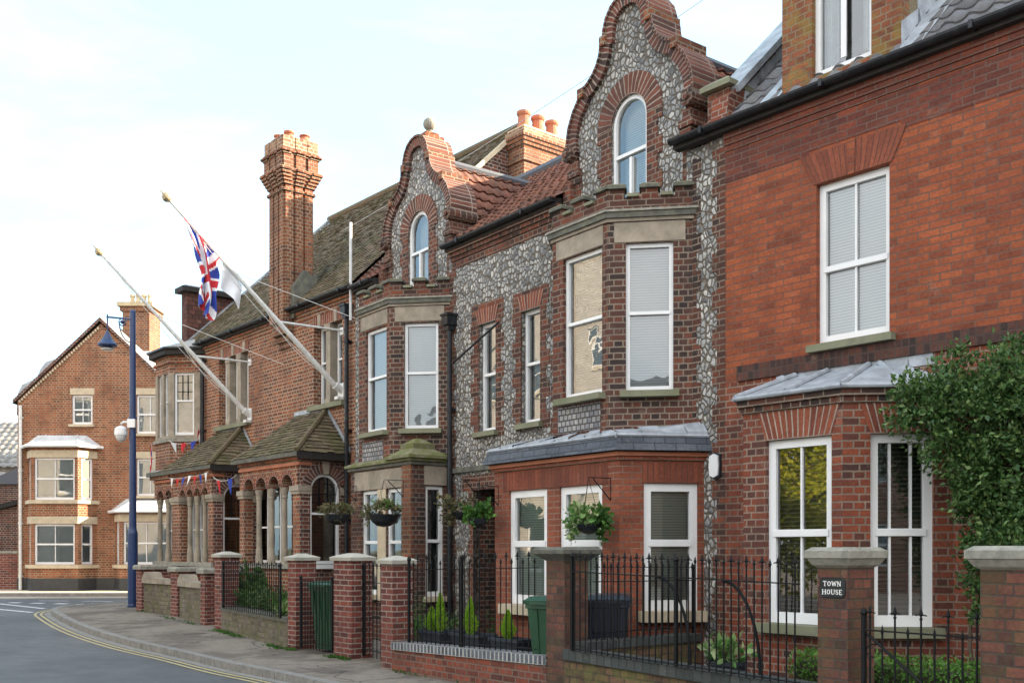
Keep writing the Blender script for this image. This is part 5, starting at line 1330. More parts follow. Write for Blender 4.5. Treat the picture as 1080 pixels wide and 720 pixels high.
# ================================================================== ground, road, pavement
def pz(y):
    K_ = ((-1e9,-.03),(10,-.03),(16,0),(24,.20),(34,.28),(1e9,.28))
    for (a, za), (b, zb) in zip(K_, K_[1:]):
        if y <= b: return za if b-a > 1e8 else za+(zb-za)*(y-a)/(b-a)
def sheet(name, pl, dz, mat, z=None, kind='structure', step=1.0):
    bm = bmesh.new(); vs = [bm.verts.new((x, y, 0)) for x, y in pl]; bm.faces.new(vs)
    y = 9.0
    while y < 36: 
        bmesh.ops.bisect_plane(bm, geom=bm.verts[:]+bm.edges[:]+bm.faces[:], plane_co=(0, y, 0), plane_no=(0, 1, 0)); y += step
    bmesh.ops.triangulate(bm, faces=bm.faces[:])
    for v in bm.verts: v.co.z = pz(v.co.y)+dz
    for f in bm.faces:
        if f.normal.z < 0: f.normal_flip()
    bm.normal_update()
    for f in bm.faces:
        if f.normal.z < 0: f.normal_flip()
    me = bpy.data.meshes.new(name); bm.to_mesh(me); bm.free(); me.materials.append(M[mat]); o = bpy.data.objects.new(name, me); COL.objects.link(o)
    if kind: o['kind'] = kind
    return o
sheet('ground', [(-900,-400),(900,-400),(900,1500),(-900,1500)], -.16, 'ground')
sheet('road', [(-60,-40),(30,-40),(30,70),(-60,70)], -.10, 'asphalt')
KB = [(-10.2,22.8),(-8.9,20.65),(-7.67,18.84),(-6.4,17.2),(-5.23,15.87),(-3.94,14.2),(-3.06,13.2),(-2.12,12.04),(-.6,10.15),(.9,8.3),(2.3,6.5),(3.6,4.8),(5.6,2.2),(8.2,-1.2),(14,-9)]
TIP = [(-10.2,22.8),(-10.62,23.6),(-10.82,24.4),(-10.8,25.1),(-10.5,25.8),(-10.0,26.6),(-9.2,27.6),(-7.5,29.2),(-4,32),(0,35.2)]
def off2(pl, d):
    out = []
    for i, p in enumerate(pl):
        a = Vector(pl[max(0,i-1)]); b = Vector(pl[min(len(pl)-1,i+1)]); t = (b-a).normalized(); out.append((p[0]+t.y*d, p[1]-t.x*d))
    return out
def smooth2(pl, n=4):
    out = []
    for i in range(len(pl)-1):
        p0, p1, p2, p3 = (Vector(pl[max(0,min(len(pl)-1,i+k))]) for k in (-1,0,1,2))
        for k in range(n):
            t = k/n; q = .5*((2*p1)+(-p0+p2)*t+(2*p0-5*p1+4*p2-p3)*t*t+(-p0+3*p1-3*p2+p3)*t**3); out.append((q.x,q.y))
    out.append(tuple(pl[-1])); return out
EDGE = smooth2([*reversed(KB)][:-1] + TIP, 4)        # near end -> tip -> side road; road lies on the left of travel
inn = off2(EDGE, .14)
sheet('pavement', [*inn, (20,35.2),(20,-9)], 0, 'paving')
def ribbon(name, pl, d0, d1, dz, mat, face=None, joints=None, kind='structure', parent=None):
    mb = MB(); a = off2(pl, d0); b = off2(pl, d1)
    for i in range(len(pl)-1):
        g = .012 if joints and i % joints == 0 else 0
        def P(q, z): return Vector((q[0], q[1], pz(q[1])+z))
        p0, p1, q0, q1 = Vector(a[i]), Vector(a[i+1]), Vector(b[i]), Vector(b[i+1])
        if g: p0 = p0.lerp(p1, .03); q0 = q0.lerp(q1, .03)
        mb.quad(P(p0,dz), P(p1,dz), P(q1,dz), P(q0,dz), mat)
        if face is not None: mb.quad(P(p1,dz), P(p0,dz), P(p0,face), P(p1,face), mat); mb.quad(P(p0,dz),P(q0,dz),P(q0,face),P(p0,face),mat)
    o = mb.build(name, parent)
    if kind: o['kind'] = kind
    return o
ribbon('kerb', EDGE, 0, .141, .006, 'kerb', face=-.13, joints=1)
nk = len(EDGE)
iy = [i for i, p in enumerate(EDGE) if p[1] < 25.2]
YL = EDGE[:iy[-1]]
ribbon('road_marking', YL, -.235, -.185, -.093, 'yellow_line'); ribbon('road_marking', YL, -.355, -.305, -.093, 'yellow_line')
ribbon('gutter_channel', YL, -.14, -.005, -.095, 'kerb')
def dash(p, q, w, n=1, gap=.0, mat='white_line', dz=-.093):
    mb = MB(); p = Vector(p); q = Vector(q); t = (q-p).normalized(); s = Vector((t.y,-t.x))*w/2
    for k in range(n):
        a = p.lerp(q, (k+gap/2)/n); b = p.lerp(q, (k+1-gap/2)/n); m = 6
        for j in range(m):
            x, y = a.lerp(b, j/m), a.lerp(b, (j+1)/m)
            Z = lambda v: Vector((v.x, v.y, pz(v.y)+dz))
            mb.quad(Z(x+s), Z(y+s), Z(y-s), Z(x-s), mat)
    o = mb.build('road_marking'); o['kind'] = 'structure'
dash((-17.5,33.5-2.6),(-11.5,25.2), .12); dash((-17.5,32.0-2.9),(-11.2,23.9), .12)
dash((-13.8,27.8),(-10.9,26.9), .25, 4, .5); dash((-13.4,28.6),(-9.6,28.2), .1, 3, .3)
FK = [(-60,31.0),(-20,31.0),(-12,31.0),(-10.2,31.4),(-9.0,32.6),(-6,35.6),(0,41)]
FK = [(-60,31.0),(-40,31),(-20,31.0),(-16,31),(-12,31.0),(-10.2,31.4),(-9.0,32.6),(-6,35.6),(0,41)]
sheet('pavement', [*off2(FK[::-1], -(-.14)), (-60,60),(0,60)][::-1] if False else [(-60,31.14),(-12,31.14),(-10.3,31.5),(-9.15,32.7),(-6.1,35.7),(-.1,41.1),(0,60),(-60,60)], 0, 'pale_paving')
ribbon('kerb', smooth2(FK,3)[::-1], 0, .141, .006, 'kerb', face=-.13)
OK_ = [(14-9.5,-16),(-.5,-5),(-6.1,3.2),(-8.5,6.6),(-12.5,12.2),(-16.0,17.2),(-22,26),(-60,27)]
sheet('pavement', [(-60,26.8),(-22.1,25.8),(-16.15,17.1),(-12.65,12.1),(-8.65,6.5),(-6.25,3.1),(-.65,-5.1),(4.3,-16),(-60,-16)], 0, 'paving')
ribbon('kerb', smooth2([(4.5,-16),(-.5,-5),(-6.1,3.2),(-8.5,6.6),(-12.5,12.2),(-16.0,17.2),(-22,26),(-60,27)],3), 0, -.141, .006, 'kerb', face=-.13)
# patches and covers let into the pavement
def cover(cx, cy, l, w, ang, mat='stone_dark', label=None):
    f = F((cx, cy), (math.cos(ang), math.sin(ang))); mb = MB()
    P = lambda a, b, z: Vector((*f.pt(a, b, 0).xy, pz(f.pt(a,b,0).y)+z))
    mb.quad(P(-l/2,-w/2,.005), P(l/2,-w/2,.005), P(l/2,w/2,.005), P(-l/2,w/2,.005), 'kerb')
    mb.quad(P(-l/2+.03,-w/2+.03,.009), P(l/2-.03,-w/2+.03,.009), P(l/2-.03,w/2-.03,.009), P(-l/2+.03,w/2-.03,.009), mat)
    o = mb.build('access_cover'); o['kind'] = 'structure'
cover(-2.5, 13.5, .9, .35, -.85, 'paving'); cover(-5.9, 18.6, .8, .5, -.9, 'paving')
mb = MB()
for (z_, pl) in ((.012, [(-1.9,14.6),(-.9,13.4),(-.2,14.2),(-1.2,15.3)]),): mb.poly([Vector((x,y,z_)) for x,y in pl], 'brick_pillar')
o = mb.build('path'); o['kind'] = 'structure'

# ================================================================== street lamp
LX, LY = -9.0, 24.3; z0 = pz(LY)
lamp = thing('street_lamp', 'tall blue street lamp with a hanging lantern at the pavement corner', 'street lamp', (LX, LY, z0))
mb = MB(); mb.lathe((LX,LY,z0), [(.125,0),(.125,.05),(.115,.08),(.115,1.75),(.09,1.85),(.085,1.9),(.078,3.5),(.066,6.98),(.07,7.0),(.05,7.04),(0,7.06)], 'blue_paint', 16)
mb.lathe((LX,LY,z0+4.45), [(.095,0),(.095,.05)], 'blue_paint', 14); mb.build('pole', lamp)
mb = MB(); zt = z0+6.82
mb.tube([(LX,LY,zt),(LX-.62,LY,zt+.06)], .022, 'blue_paint', 8); mb.tube([(LX-.60,LY,zt+.12),(LX-.60,LY,zt-.25)], .018, 'blue_paint', 8)
mb.tube([Vector((LX-.02-.3*math.sin(math.pi/2*k/8), LY, zt-.55+.5*(1-math.cos(math.pi/2*k/8)))) for k in range(9)], .014, 'blue_paint', 6)
mb.tube([Vector((LX-.24+.09*math.cos(a*.6), LY, zt-.06+.09*math.sin(a*.6))) for a in range(11)], .015, 'blue_paint', 6); mb.lathe((LX-.24,LY,zt-.11), [(0,0),(.05,.02),(.06,.05),(.05,.08),(0,.1)], 'blue_paint', 10)
mb.build('lamp_arm', lamp)
mb = MB(); mb.lathe((LX-.60,LY,zt-.62), [(.09,-.06),(.19,-.03),(.225,0),(.225,.03),(.19,.06),(.12,.14),(.09,.21),(.055,.27),(.04,.33),(0,.36)], 'blue_paint', 18); lt = mb.build('lantern', lamp)
mb = MB(); mb.lathe((LX-.60,LY,zt-.72), [(0,-.03),(.08,-.02),(.13,.0),(.15,.03)], 'lime_line', 16); mb.build('diffuser', lt)
cam_ = thing('security_camera', 'white dome security camera fixed part way up the blue street lamp', 'camera', (LX-.2, LY, z0+4.3))
mb = MB(); cx, cy, cz = LX-.27, LY-.02, 4.45
mb.lathe((cx,cy,cz-.30), [(0,-.03),(.05,-.025),(.09,.01),(.12,.07),(.125,.12)], 'lime_line', 16); mb.lathe((cx,cy,cz-.18), [(.145,0),(.15,.05),(.14,.16),(.10,.20),(.05,.22)], 'white', 16)
mb.build('housing', cam_); mb = MB(); mb.tube([(cx,cy,cz+.02),(cx,cy,cz+.10),(cx+.06,cy,cz+.14),(LX-.05,LY,cz+.14)], .025, 'white', 8); mb.box(F((LX,LY),(1,0)), -.09,.09,.06,.12,cz+.0,cz+.2,'white'); mb.build('bracket', cam_)

# ================================================================== boundary walls, piers, railings
DI = (.642, -.7665)
def gatepier(label, c, r, ln, dp, h, mat, capmat, cap='pyramid', over=.05, zb=None, group=None):
    zb = pz(c[1])-.1 if zb is None else zb
    f = F(c, r); t = thing('gate_pier', label, 'gate pier', (c[0], c[1], zb+.1), group=group)
    th = {'pyramid': .11, 'flat': .10, 'round': .15, 'moulded': .16}[cap]
    mb = MB(); mb.box(f, -ln, 0, -dp, 0, zb, h-th, mat, 'fbLRt'); mb.build('shaft', t)
    mb = MB(); o = over
    def fr_st(z, e): return [f.pt(-ln-e, e, z), f.pt(e, e, z), f.pt(e, -dp-e, z), f.pt(-ln-e, -dp-e, z)]
    if cap == 'pyramid': pr = [(h-th, o-.01), (h-th+.05, o), (h-.025, -.05), (h, -min(ln,dp)/2+.02)]
    elif cap == 'flat': pr = [(h-th, o), (h-.03, o), (h, o-.03)]
    elif cap == 'round': pr = [(h-th, 0), (h-th+.03, .035), (h-.07, o+.02), (h-.03, o+.025), (h-.008, o), (h, o-.03)]
    else: pr = [(h-th, .0), (h-th+.02, .03), (h-.09, o), (h-.085, o+.015), (h-.03, o+.015), (h, o-.03)]
    q = [fr_st(z, e) for z, e in pr]
    mb.poly(q[0][::-1], capmat)
    for a, b in zip(q, q[1:]):
        for i in range(4): mb.quad(a[i], a[(i+1)%4], b[(i+1)%4], b[i], capmat)
    mb.poly(q[-1], capmat); mb.build('cap', t)
    return t
GP = 'brick gate piers along the pavement'
gatepier('brick pier with a pale cap at the far end of the club railings', (-5.38,18.95), DI, .30,.36,1.53,'brick_pillar','stone_pale', group=GP)
gatepier('slim brick pier with a pale cap left of the barred gate with the green bin', (-3.37,15.95), DI, .26,.36,1.50,'brick_pillar','stone_pale', group=GP)
gatepier('widest new brick pier with a pale cap, right of the barred gate', (-2.28,14.55), DI, .50,.34,1.51,'brick_pillar','stone_pale', group=GP)
DB = (.633,-.774)
gatepier('new brick pier with a pale cap at the start of the blue-coped wall', (-1.55,13.35), DB, .30,.32,1.48,'brick_pillar','stone_pale', group=GP)
DC = (.586,-.81)
gatepier('old brown brick pier with a dark rounded cap left of the dark bin', (.55,10.72), DC, .31,.32,1.585,'brick_old','stone_dark','round', .085, group=GP)
gatepier('old brown brick pier that carries the black house name plaque', (2.59,7.9), DC, .28,.34,1.575,'brick_old','stone_grey','moulded',.06, group=GP)
gatepier('old brown brick pier cut off by the right edge of the photo', (3.36,6.72), DC, .30,.34,1.58,'brick_old','stone_grey','moulded',.06, group=GP)

_bars = {}
def bar_mesh(h, kind):
    k = (round(h, 3), kind)
    if k in _bars: return _bars[k]
    mb = MB(); r = .0075
    mb.tube([(0,0,0),(0,0,h)], r, 'black_iron', 6, caps=False)
    if kind == 'spear':
        mb.lathe((0,0,h-.005), [(.007,0),(.014,.010),(.008,.02),(.007,.026),(.016,.045),(.010,.07),(0,.10)], 'black_iron', 6, smooth=False)
        mb.box(F((0,0),(.6,-.8)), -.026,.026,-.003,.003,.0+h+.03,h+.04,'black_iron')
        mb.tube([Vector((.6*.026,-.8*.026,h+.037)), Vector((.6*.045,-.8*.045,h+.03))], .005,'black_iron',4); mb.tube([Vector((-.6*.026,.8*.026,h+.037)), Vector((-.6*.045,.8*.045,h+.03))], .005,'black_iron',4)
    elif kind == 'point': mb.lathe((0,0,h), [(.008,0),(.014,.02),(0,.07)], 'black_iron', 6, smooth=False)
    o = mb.build('bar'); me = o.data; bpy.data.objects.remove(o); _bars[k] = me; return me
def railing(label, A, B, zb0, zb1, h, n, kinds=('spear',), rails=(.10, -.14), posts=(), group='black iron railings', name='railing', cat='railing', alt=0):
    A = Vector((A[0], A[1], zb0)); B = Vector((B[0], B[1], zb1)); t = thing(name, label, cat, A, group=group)
    d = (B-A); u = Vector((d.x, d.y, 0)).normalized(); f = F((A.x, A.y), (u.x, u.y))
    mb = MB()
    for k, rz in enumerate(rails):
        z = (rz if rz > 0 and k == 0 else h+rz if rz < 0 else rz)
        a, b = A+Vector((0,0,z)), B+Vector((0,0,z)); s = Vector((f.m.x, f.m.y, 0))*.016; w = Vector((0,0,.005))
        c = [a-s-w, a+s-w, a+s+w, a-s+w]; e = [b-s-w, b+s-w, b+s+w, b-s+w]
        for i in range(4): mb.quad(c[i], e[i], e[(i+1)%4], c[(i+1)%4], 'black_iron')
    mb.build('rail', t)
    inv = pworld(t).inverted()
    for k in range(n):
        p = A.lerp(B, (k+.5)/n); kk = kinds[k % len(kinds)]; hh = h - (alt if k % 2 else 0)
        o = bpy.data.objects.new('bar', bar_mesh(hh, kk)); COL.objects.link(o); o.parent = t; o.matrix_parent_inverse = inv; o.location = p
    for q in posts:
        p = A.lerp(B, q); mb = MB(); mb.box(F((p.x,p.y),(u.x,u.y)), -.015,.015,-.015,.015, p.z, p.z+h+.01, 'black_iron'); mb.lathe((p.x,p.y,p.z+h+.01), [(.02,0),(.03,.02),(.02,.045),(0,.06)], 'black_iron', 8); mb.build('post', t)
    return t
def dwarf(label, A, B, z0, z1, th, mat, cmat, ch=.09, over=.02, group=None):
    """low wall from A to B, tops z0 and z1, A->B runs rightwards seen from the street"""
    f = F(A, (B[0]-A[0], B[1]-A[1])); l = math.dist(A, B); b = min(pz(A[1]), pz(B[1]))-.12
    def prismz(mb, s0, s1, w0, w1, za, zb, zc, zd, m, uv=False):
        P = f.pt; 
        q = [P(s0,w1,za), P(s1,w1,zb), P(s1,w1,zd), P(s0,w1,zc)]
        mb.poly(q, m, uv=[(0,s0),(0,s1),(.2,s1),(.2,s0)] if uv else None)
        mb.poly([P(s0,w1,zc), P(s1,w1,zd), P(s1,w0,zd), P(s0,w0,zc)], m, uv=[(0,s0),(0,s1),(.28,s1),(.28,s0)] if uv else None)
        mb.quad(P(s1,w0,zb), P(s0,w0,za), P(s0,w0,zc), P(s1,w0,zd), m); mb.quad(P(s0,w0,za), P(s0,w1,za), P(s0,w1,zc), P(s0,w0,zc), m); mb.quad(P(s1,w1,zb), P(s1,w0,zb), P(s1,w0,zd), P(s1,w1,zd), m)
    mb = MB(); prismz(mb, 0, l, -th, 0, b, b, z0-ch, z1-ch, mat); o = mb.build('garden_wall')
    tag(o, label, 'garden wall', group)
    mb = MB(); prismz(mb, -.0, l, -th-over, over, z0-ch+.002, z1-ch+.002, z0, z1, cmat, True); mb.build('coping', o)
    return o
# club garden
dwarf('low mossy rubble wall with flat dark coping under the club railings', (-5.38,18.95), (-3.54,16.15), .50,.48,.26,'rubble','stone_dark',.07,.02)
railing('black iron railings on the mossy rubble wall in front of the club', (-5.30,18.72),(-3.62,16.10), .50,.48,.80,30, ('point','spear'), (.08,-.12), posts=(.02,.98))
# far club walls
f0 = (-8.75,24.0); f1 = (-8.32,23.03); f2 = (-7.09,21.57); f3 = (-6.25,20.35)
def stub(label, c, h, ln=.28, dp=.3, capl=.0):
    gatepier(label, c, DI, ln, dp, h, 'brick_pillar', 'stone_grey', 'flat', .06, group='low piers of the far club wall')
stub('low brick pier with flat grey cap nearest the blue street lamp', (-8.32,23.0), 1.22, .34, .9)
stub('low brick pier with a long flat cap in the middle of the far club wall', (-7.05,21.55), 1.20, .34, 1.0)
stub('low brick pier with a grey cap and dark foot beside the club railings', (-5.95,19.85), 1.20, .22, .8)
def ramped(label, A, B, z, mat='rubble'):
    f = F(A, (B[0]-A[0], B[1]-A[1])); l = math.dist(A, B); b = pz(A[1])-.15
    mb = MB(); mb.slab(f, rect(0, l, b, z), [], -.05, .22, mat, back=True); o = mb.build('garden_wall'); tag(o, label, 'garden wall', 'far club walls')
    mb = MB(); top = [(0,z),(l,z),(l,z+.10),(.42,z+.12),(.30,z+.24),(.15,z+.25),(.0,z+.12)]; mb.slab(f, top, [], .0, .32, 'stone', back=True); mb.build('coping', o)
ramped('low wall with scrolled stone coping, the panel next to the street lamp', (-8.30,22.95), (-7.28,21.80), .82)
ramped('low wall with scrolled stone coping, the panel next to the railings', (-7.03,21.5), (-6.10,20.1), .80)
# gate with bin
railing('small black barred gate in front of the green bin', (-3.22,15.62),(-2.62,14.95), .06,.06,1.05,11, ('plain',), (.1,-.03), posts=(0,1), name='gate', cat='gate', group=None)
railing('narrow black gate between the two new brick piers', (-2.12,14.62),(-1.62,13.72), .05,.05,1.25,7, ('spear',), (.1,-.2), posts=(0,1), name='gate', cat='gate', group=None)
# blue-coped wall
a418 = (-1.56,13.32); a597 = (.37,10.96)
dwarf('low red brick wall with a pale blue brick coping', a418, a597, .36,.42,.23,'brick_dwarf','blue_coping',.10,.02)
railing('black iron railings standing on the blue-coped wall', (-1.36,13.24),(.28,11.22), .36,.42,1.04,26, ('spear','point'), (.05,-.10), posts=(.02,.46), alt=.05)
# old mossy wall
a895 = (2.43,8.13)
dwarf('low mossy brown brick wall with a dark slaty coping', (.55,10.72), a895, .52,.46,.23,'brick_mossy','green_coping',.11,.03)
rc = railing('black iron railings on the mossy wall with curved back stays', (.62,10.55),(2.30,8.20), .52,.47,.94,34, ('point','spear'), (.02,-.13), posts=(.0,.52), alt=.0)
for q in (.42, .70):
    mb = MB()
    A = Vector((.62,10.55,.52)).lerp(Vector((2.30,8.20,.47)), q); inn_ = Vector((.81,.586,0)); dv = Vector((.586,-.81,0))
    mb.tube([A+Vector((0,0,.80))+dv*(.42*math.sin(math.pi/2*k/10))*1.0+inn_*.05+Vector((0,0,-.78*(1-math.cos(math.pi/2*k/10)))) for k in range(11)], .014, 'black_iron', 8)
    mb.build('stay', rc)
# party wall with railing
dwarf('low inner garden wall with blue brick coping running back to the house', (.78,10.62), (2.2,11.95), .60,.58,.22,'brick_mossy','blue_coping' if False else 'green_coping',.09,.02)
railing('black railings on the inner garden wall running back to the house', (.86,10.78),(2.15,12.02), .60,.58,.74,16, ('spear',), (.08,-.12), posts=(.98,))
# garden gate at right
g = railing('black iron gate with spear heads and diagonal brace, right of the name plaque pier', (2.66,7.74),(3.22,6.98), .05,.05,1.0,9, ('spear','point'), (.08,-.10), posts=(0,), name='gate', cat='gate', group=None, alt=.12)
mb = MB(); mb.tube([(2.68,7.72,.92),(3.18,7.02,.30)], .011, 'black_iron', 6); mb.tube([Vector((2.72+.05*math.cos(a/2), 7.66-.06*math.cos(a/2), .80+.05*math.sin(a/2))) for a in range(10)], .006, 'black_iron', 6); mb.build('brace', g)
# plaque
fp = F((2.59,7.9), DC)
pq = MB(); pts = [(-.245,1.20),(-.225,1.185),(-.045,1.185),(-.025,1.20),(-.02,1.22),(-.02,1.30),(-.025,1.32),(-.045,1.335),(-.225,1.335),(-.245,1.32),(-.25,1.30),(-.25,1.22)]
pq.slab(fp, pts, [], .012, .011, 'plaque'); po = pq.build('house_name_plaque'); tag(po, 'small black house name plaque lettered TOWN HOUSE on the brown pier', 'plaque')
mb = MB()
n = len(pts)
for i in range(n):
    a, b = pts[i], pts[(i+1)%n]; mb.tube([fp.pt(a[0],.012,a[1]), fp.pt(b[0],.012,b[1])], .003, 'plaque', 4)
mb.build('rim', po)
T_, t_ = .0068, .0042      # thick and thin strokes
GL = {'T': (.040, [((0,1),(1,1),t_),((.5,0),(.5,1),T_),((.28,0),(.72,0),t_),((0,.82),(0,1),t_),((1,.82),(1,1),t_)]),
      'O': (.044, 'oval'), 'W': (.058, [((.02,1),(.28,0),T_),((.28,0),(.5,.95),t_),((.5,.95),(.74,0),T_),((.74,0),(.98,1),t_),((-.1,1),(.16,1),t_),((.84,1),(1.1,1),t_)]),
      'N': (.044, [((.1,0),(.1,1),t_),((.1,1),(.9,0),T_),((.9,0),(.9,1),t_),((-.06,0),(.28,0),t_),((-.06,1),(.14,1),t_),((.72,1),(1.06,1),t_)]),
      'H': (.046, [((.1,0),(.1,1),T_),((.9,0),(.9,1),T_),((.1,.52),(.9,.52),t_),((-.08,0),(.28,0),t_),((-.08,1),(.28,1),t_),((.72,0),(1.08,0),t_),((.72,1),(1.08,1),t_)]),
      'U': (.044, [((.1,1),(.1,.25),T_),((.1,.25),(.3,.02),T_),((.3,.02),(.7,.02),t_),((.7,.02),(.9,.25),t_),((.9,.25),(.9,1),t_),((-.08,1),(.28,1),t_),((.72,1),(1.08,1),t_)]),
      'S': (.032, [((.95,.78),(.75,.98),t_),((.75,.98),(.3,.98),t_),((.3,.98),(.08,.78),T_),((.08,.78),(.2,.58),T_),((.2,.58),(.8,.42),T_),((.8,.42),(.92,.22),T_),((.92,.22),(.7,.02),T_),((.7,.02),(.25,.02),t_),((.25,.02),(.03,.24),t_)]),
      'E': (.034, [((.14,0),(.14,1),T_),((-.05,1),(.92,1),t_),((-.05,0),(.95,0),t_),((.14,.52),(.7,.52),t_),((.92,.82),(.92,1),t_),((.96,0),(.96,.2),t_)])}
for txt, z in (('TOWN', 1.272), ('HOUSE', 1.207)):
    gap = .0095; H = .036; tot = sum(GL[c][0]*.72 for c in txt)+gap*(len(txt)-1); x = -.135-tot/2
    for c in txt:
        wd, st = GL[c]; wd *= .72; mb = MB()
        if st == 'oval':
            pr = [(x+wd/2+wd/2*math.cos(a*math.pi/10), z+H/2+H/2*1.04*math.sin(a*math.pi/10)) for a in range(20)]
            pi_ = [(x+wd/2+(wd/2-T_)*math.cos(a*math.pi/10), z+H/2+(H/2-t_)*math.sin(a*math.pi/10)) for a in range(20)]
            mb.slab(fp, pr, [pi_], .0145, .002, 'letter')
        else:
            for k, (p, q, tk) in enumerate(st):
                p = Vector((x+p[0]*wd, z+p[1]*H)); q = Vector((x+q[0]*wd, z+q[1]*H)); d = (q-p).normalized(); nn = Vector((-d.y, d.x))*tk/2
                mb.slab(fp, [tuple(p-nn), tuple(q-nn), tuple(q+nn), tuple(p+nn)], [], .0141+.00008*k, .002, 'letter')
        mb.build('lettering', po); x += wd+gap

# alarm box
al = MB(); fa = FF; c = (-.13, 2.55)
sh = [(-.075,-.13),(.0,-.16),(.075,-.13),(.085,0),(.075,.13),(0,.16),(-.075,.13),(-.085,0)]
al.slab(fa, [(c[0]+a*1.0, c[1]+b*1.0) for a, b in sh], [], .045, .04, 'navy_plastic'); o = al.build('alarm_box'); tag(o, 'white alarm box with dark blue edges on the flint strip between the houses', 'alarm box')
mb = MB(); mb.slab(fa, [(c[0]+a*.86, c[1]+b*.88) for a, b in sh], [], .065, .019, 'white'); mb.build('front_cover', o)

# ================================================================== bins
def bin_(label, x, y, rz, mat, z=0, h=1.05, group='wheeled rubbish bins'):
    t = thing('wheeled_bin', label, 'bin', (x, y, z), group=group); f = F((x, y), (math.cos(rz), math.sin(rz)))
    def ringq(s, w, zz, c=.03): return [f.pt(a, b, zz) for a, b in ((-s,w-c),(-s+c,w),(s-c,w),(s,w-c),(s,-w+c),(s-c,-w),(-s+c,-w),(-s,-w+c))]
    mb = MB(); pr = [(.215,.22,z+.05),(.225,.24,z+.3),(.27,.30,z+h-.14),(.285,.32,z+h-.135),(.285,.32,z+h-.09)]
    q = [ringq(*p) for p in pr]; mb.poly(q[0][::-1], mat)
    for a, b in zip(q, q[1:]):
        for i in range(8): mb.quad(a[i], a[(i+1)%8], b[(i+1)%8], b[i], mat)
    for sx in (-.13, .0, .13):
        for (a_, b_) in ((-.010, .010),): mb.poly([f.pt(sx+a_,.245,z+.3), f.pt(sx+b_,.245,z+.3), f.pt(sx+b_,.318,z+h-.15), f.pt(sx+a_,.318,z+h-.15)], mat); mb.poly([f.pt(sx+a_,.23,z+.3), f.pt(sx+a_,.245,z+.3), f.pt(sx+a_,.318,z+h-.15), f.pt(sx+a_,.29,z+h-.15)], mat); mb.poly([f.pt(sx+b_,.245,z+.3), f.pt(sx+b_,.23,z+.3), f.pt(sx+b_,.29,z+h-.15), f.pt(sx+b_,.318,z+h-.15)], mat)
    mb.build('bin_body', t)
    mb = MB(); pr = [(.30,.33,z+h-.088),(.30,.335,z+h-.05),(.25,.27,z+h-.005),(.18,.2,z+h)]; q = [ringq(*p) for p in pr]
    for a, b in zip(q, q[1:]):
        for i in range(8): mb.quad(a[i], a[(i+1)%8], b[(i+1)%8], b[i], mat)
    mb.poly(q[-1], mat); mb.poly(q[0][::-1], mat); mb.box(f, -.24, .24, -.40, -.33, z+h-.10, z+h-.05, mat); mb.box(f,-.20,.20,.33,.355,z+h-.09,z+h-.06,mat); mb.build('lid', t)
    mb = MB()
    for sx in (-.26, .22):
        p = f.pt(sx,-.24,z+.1); q2 = f.pt(sx+.04,-.24,z+.1); mb.tube([p, q2], .10, 'black_plastic', 16)
    mb.build('wheel', t); return t
bin_('dark blue wheeled bin behind the railings below the hanging basket', 1.05, 11.55, -.15, 'navy_plastic', 0, 1.06)
bin_('green wheeled bin half hidden by the dark-capped brown pier', .54, 11.36, -.55, 'green_plastic', 0, 1.05)
bin_('green wheeled bin behind the small barred gate', -2.72, 15.75, -.75, 'green_plastic', 0, 1.08)

# ================================================================== plants
def leaves(name, parent, blobs, size, mat, shell=.55, aspect=.55, drop=0, up=.3, pts=None):
    """blobs: (centre, radii, count)"""
    vs, fs = [], []
    def leaf(p, d, sz):
        d = d.normalized(); q = Vector((random.gauss(0,1), random.gauss(0,1), random.gauss(0,1))); s = d.cross(q)
        if s.length < 1e-3: return
        s.normalize(); nn = s.cross(d); k = len(vs); w = sz*aspect*.5; fold = nn*w*.35
        vs.extend([p, p+d*sz*.45+s*w+fold, p+d*sz, p+d*sz*.45-s*w+fold]); fs.append((k, k+1, k+2)); fs.append((k, k+2, k+3))
    for c, r, n in blobs:
        c = Vector(c); r = Vector((r, r, r)) if isinstance(r, (int, float)) else Vector(r)
        sub = [(Vector((random.gauss(0,1),random.gauss(0,1),random.gauss(0,1))).normalized(), random.uniform(.12,.38)) for _ in range(26)]
        for _ in range(n):
            v, rr = random.choice(sub)
            o = Vector((random.gauss(0,1),random.gauss(0,1),random.gauss(0,1)))*rr*.55 + v*random.uniform(shell, 1.0)
            if o.length > 1.25: o *= 1.25/o.length
            p = c + Vector((o.x*r.x, o.y*r.y, o.z*r.z))
            d = Vector((o.x, o.y, o.z+up-drop)) + Vector((random.gauss(0,.7),random.gauss(0,.7),random.gauss(0,.7)))
            leaf(p, d, size*random.uniform(.6, 1.25))
    if pts:
        for p, d in pts: leaf(Vector(p), Vector(d), size*random.uniform(.6,1.25))
    me = bpy.data.meshes.new(name); me.from_pydata(vs, [], fs); me.materials.append(M[mat]); o = bpy.data.objects.new(name, me); COL.objects.link(o)
    if parent is not None: o.parent = parent; o.matrix_parent_inverse = pworld(parent).inverted()
    return o
cl = thing('climbing_shrub', 'big glossy dark green climber covering the right of the nearest house', 'climber', FR.pt(.6, .25, .2))
B = []
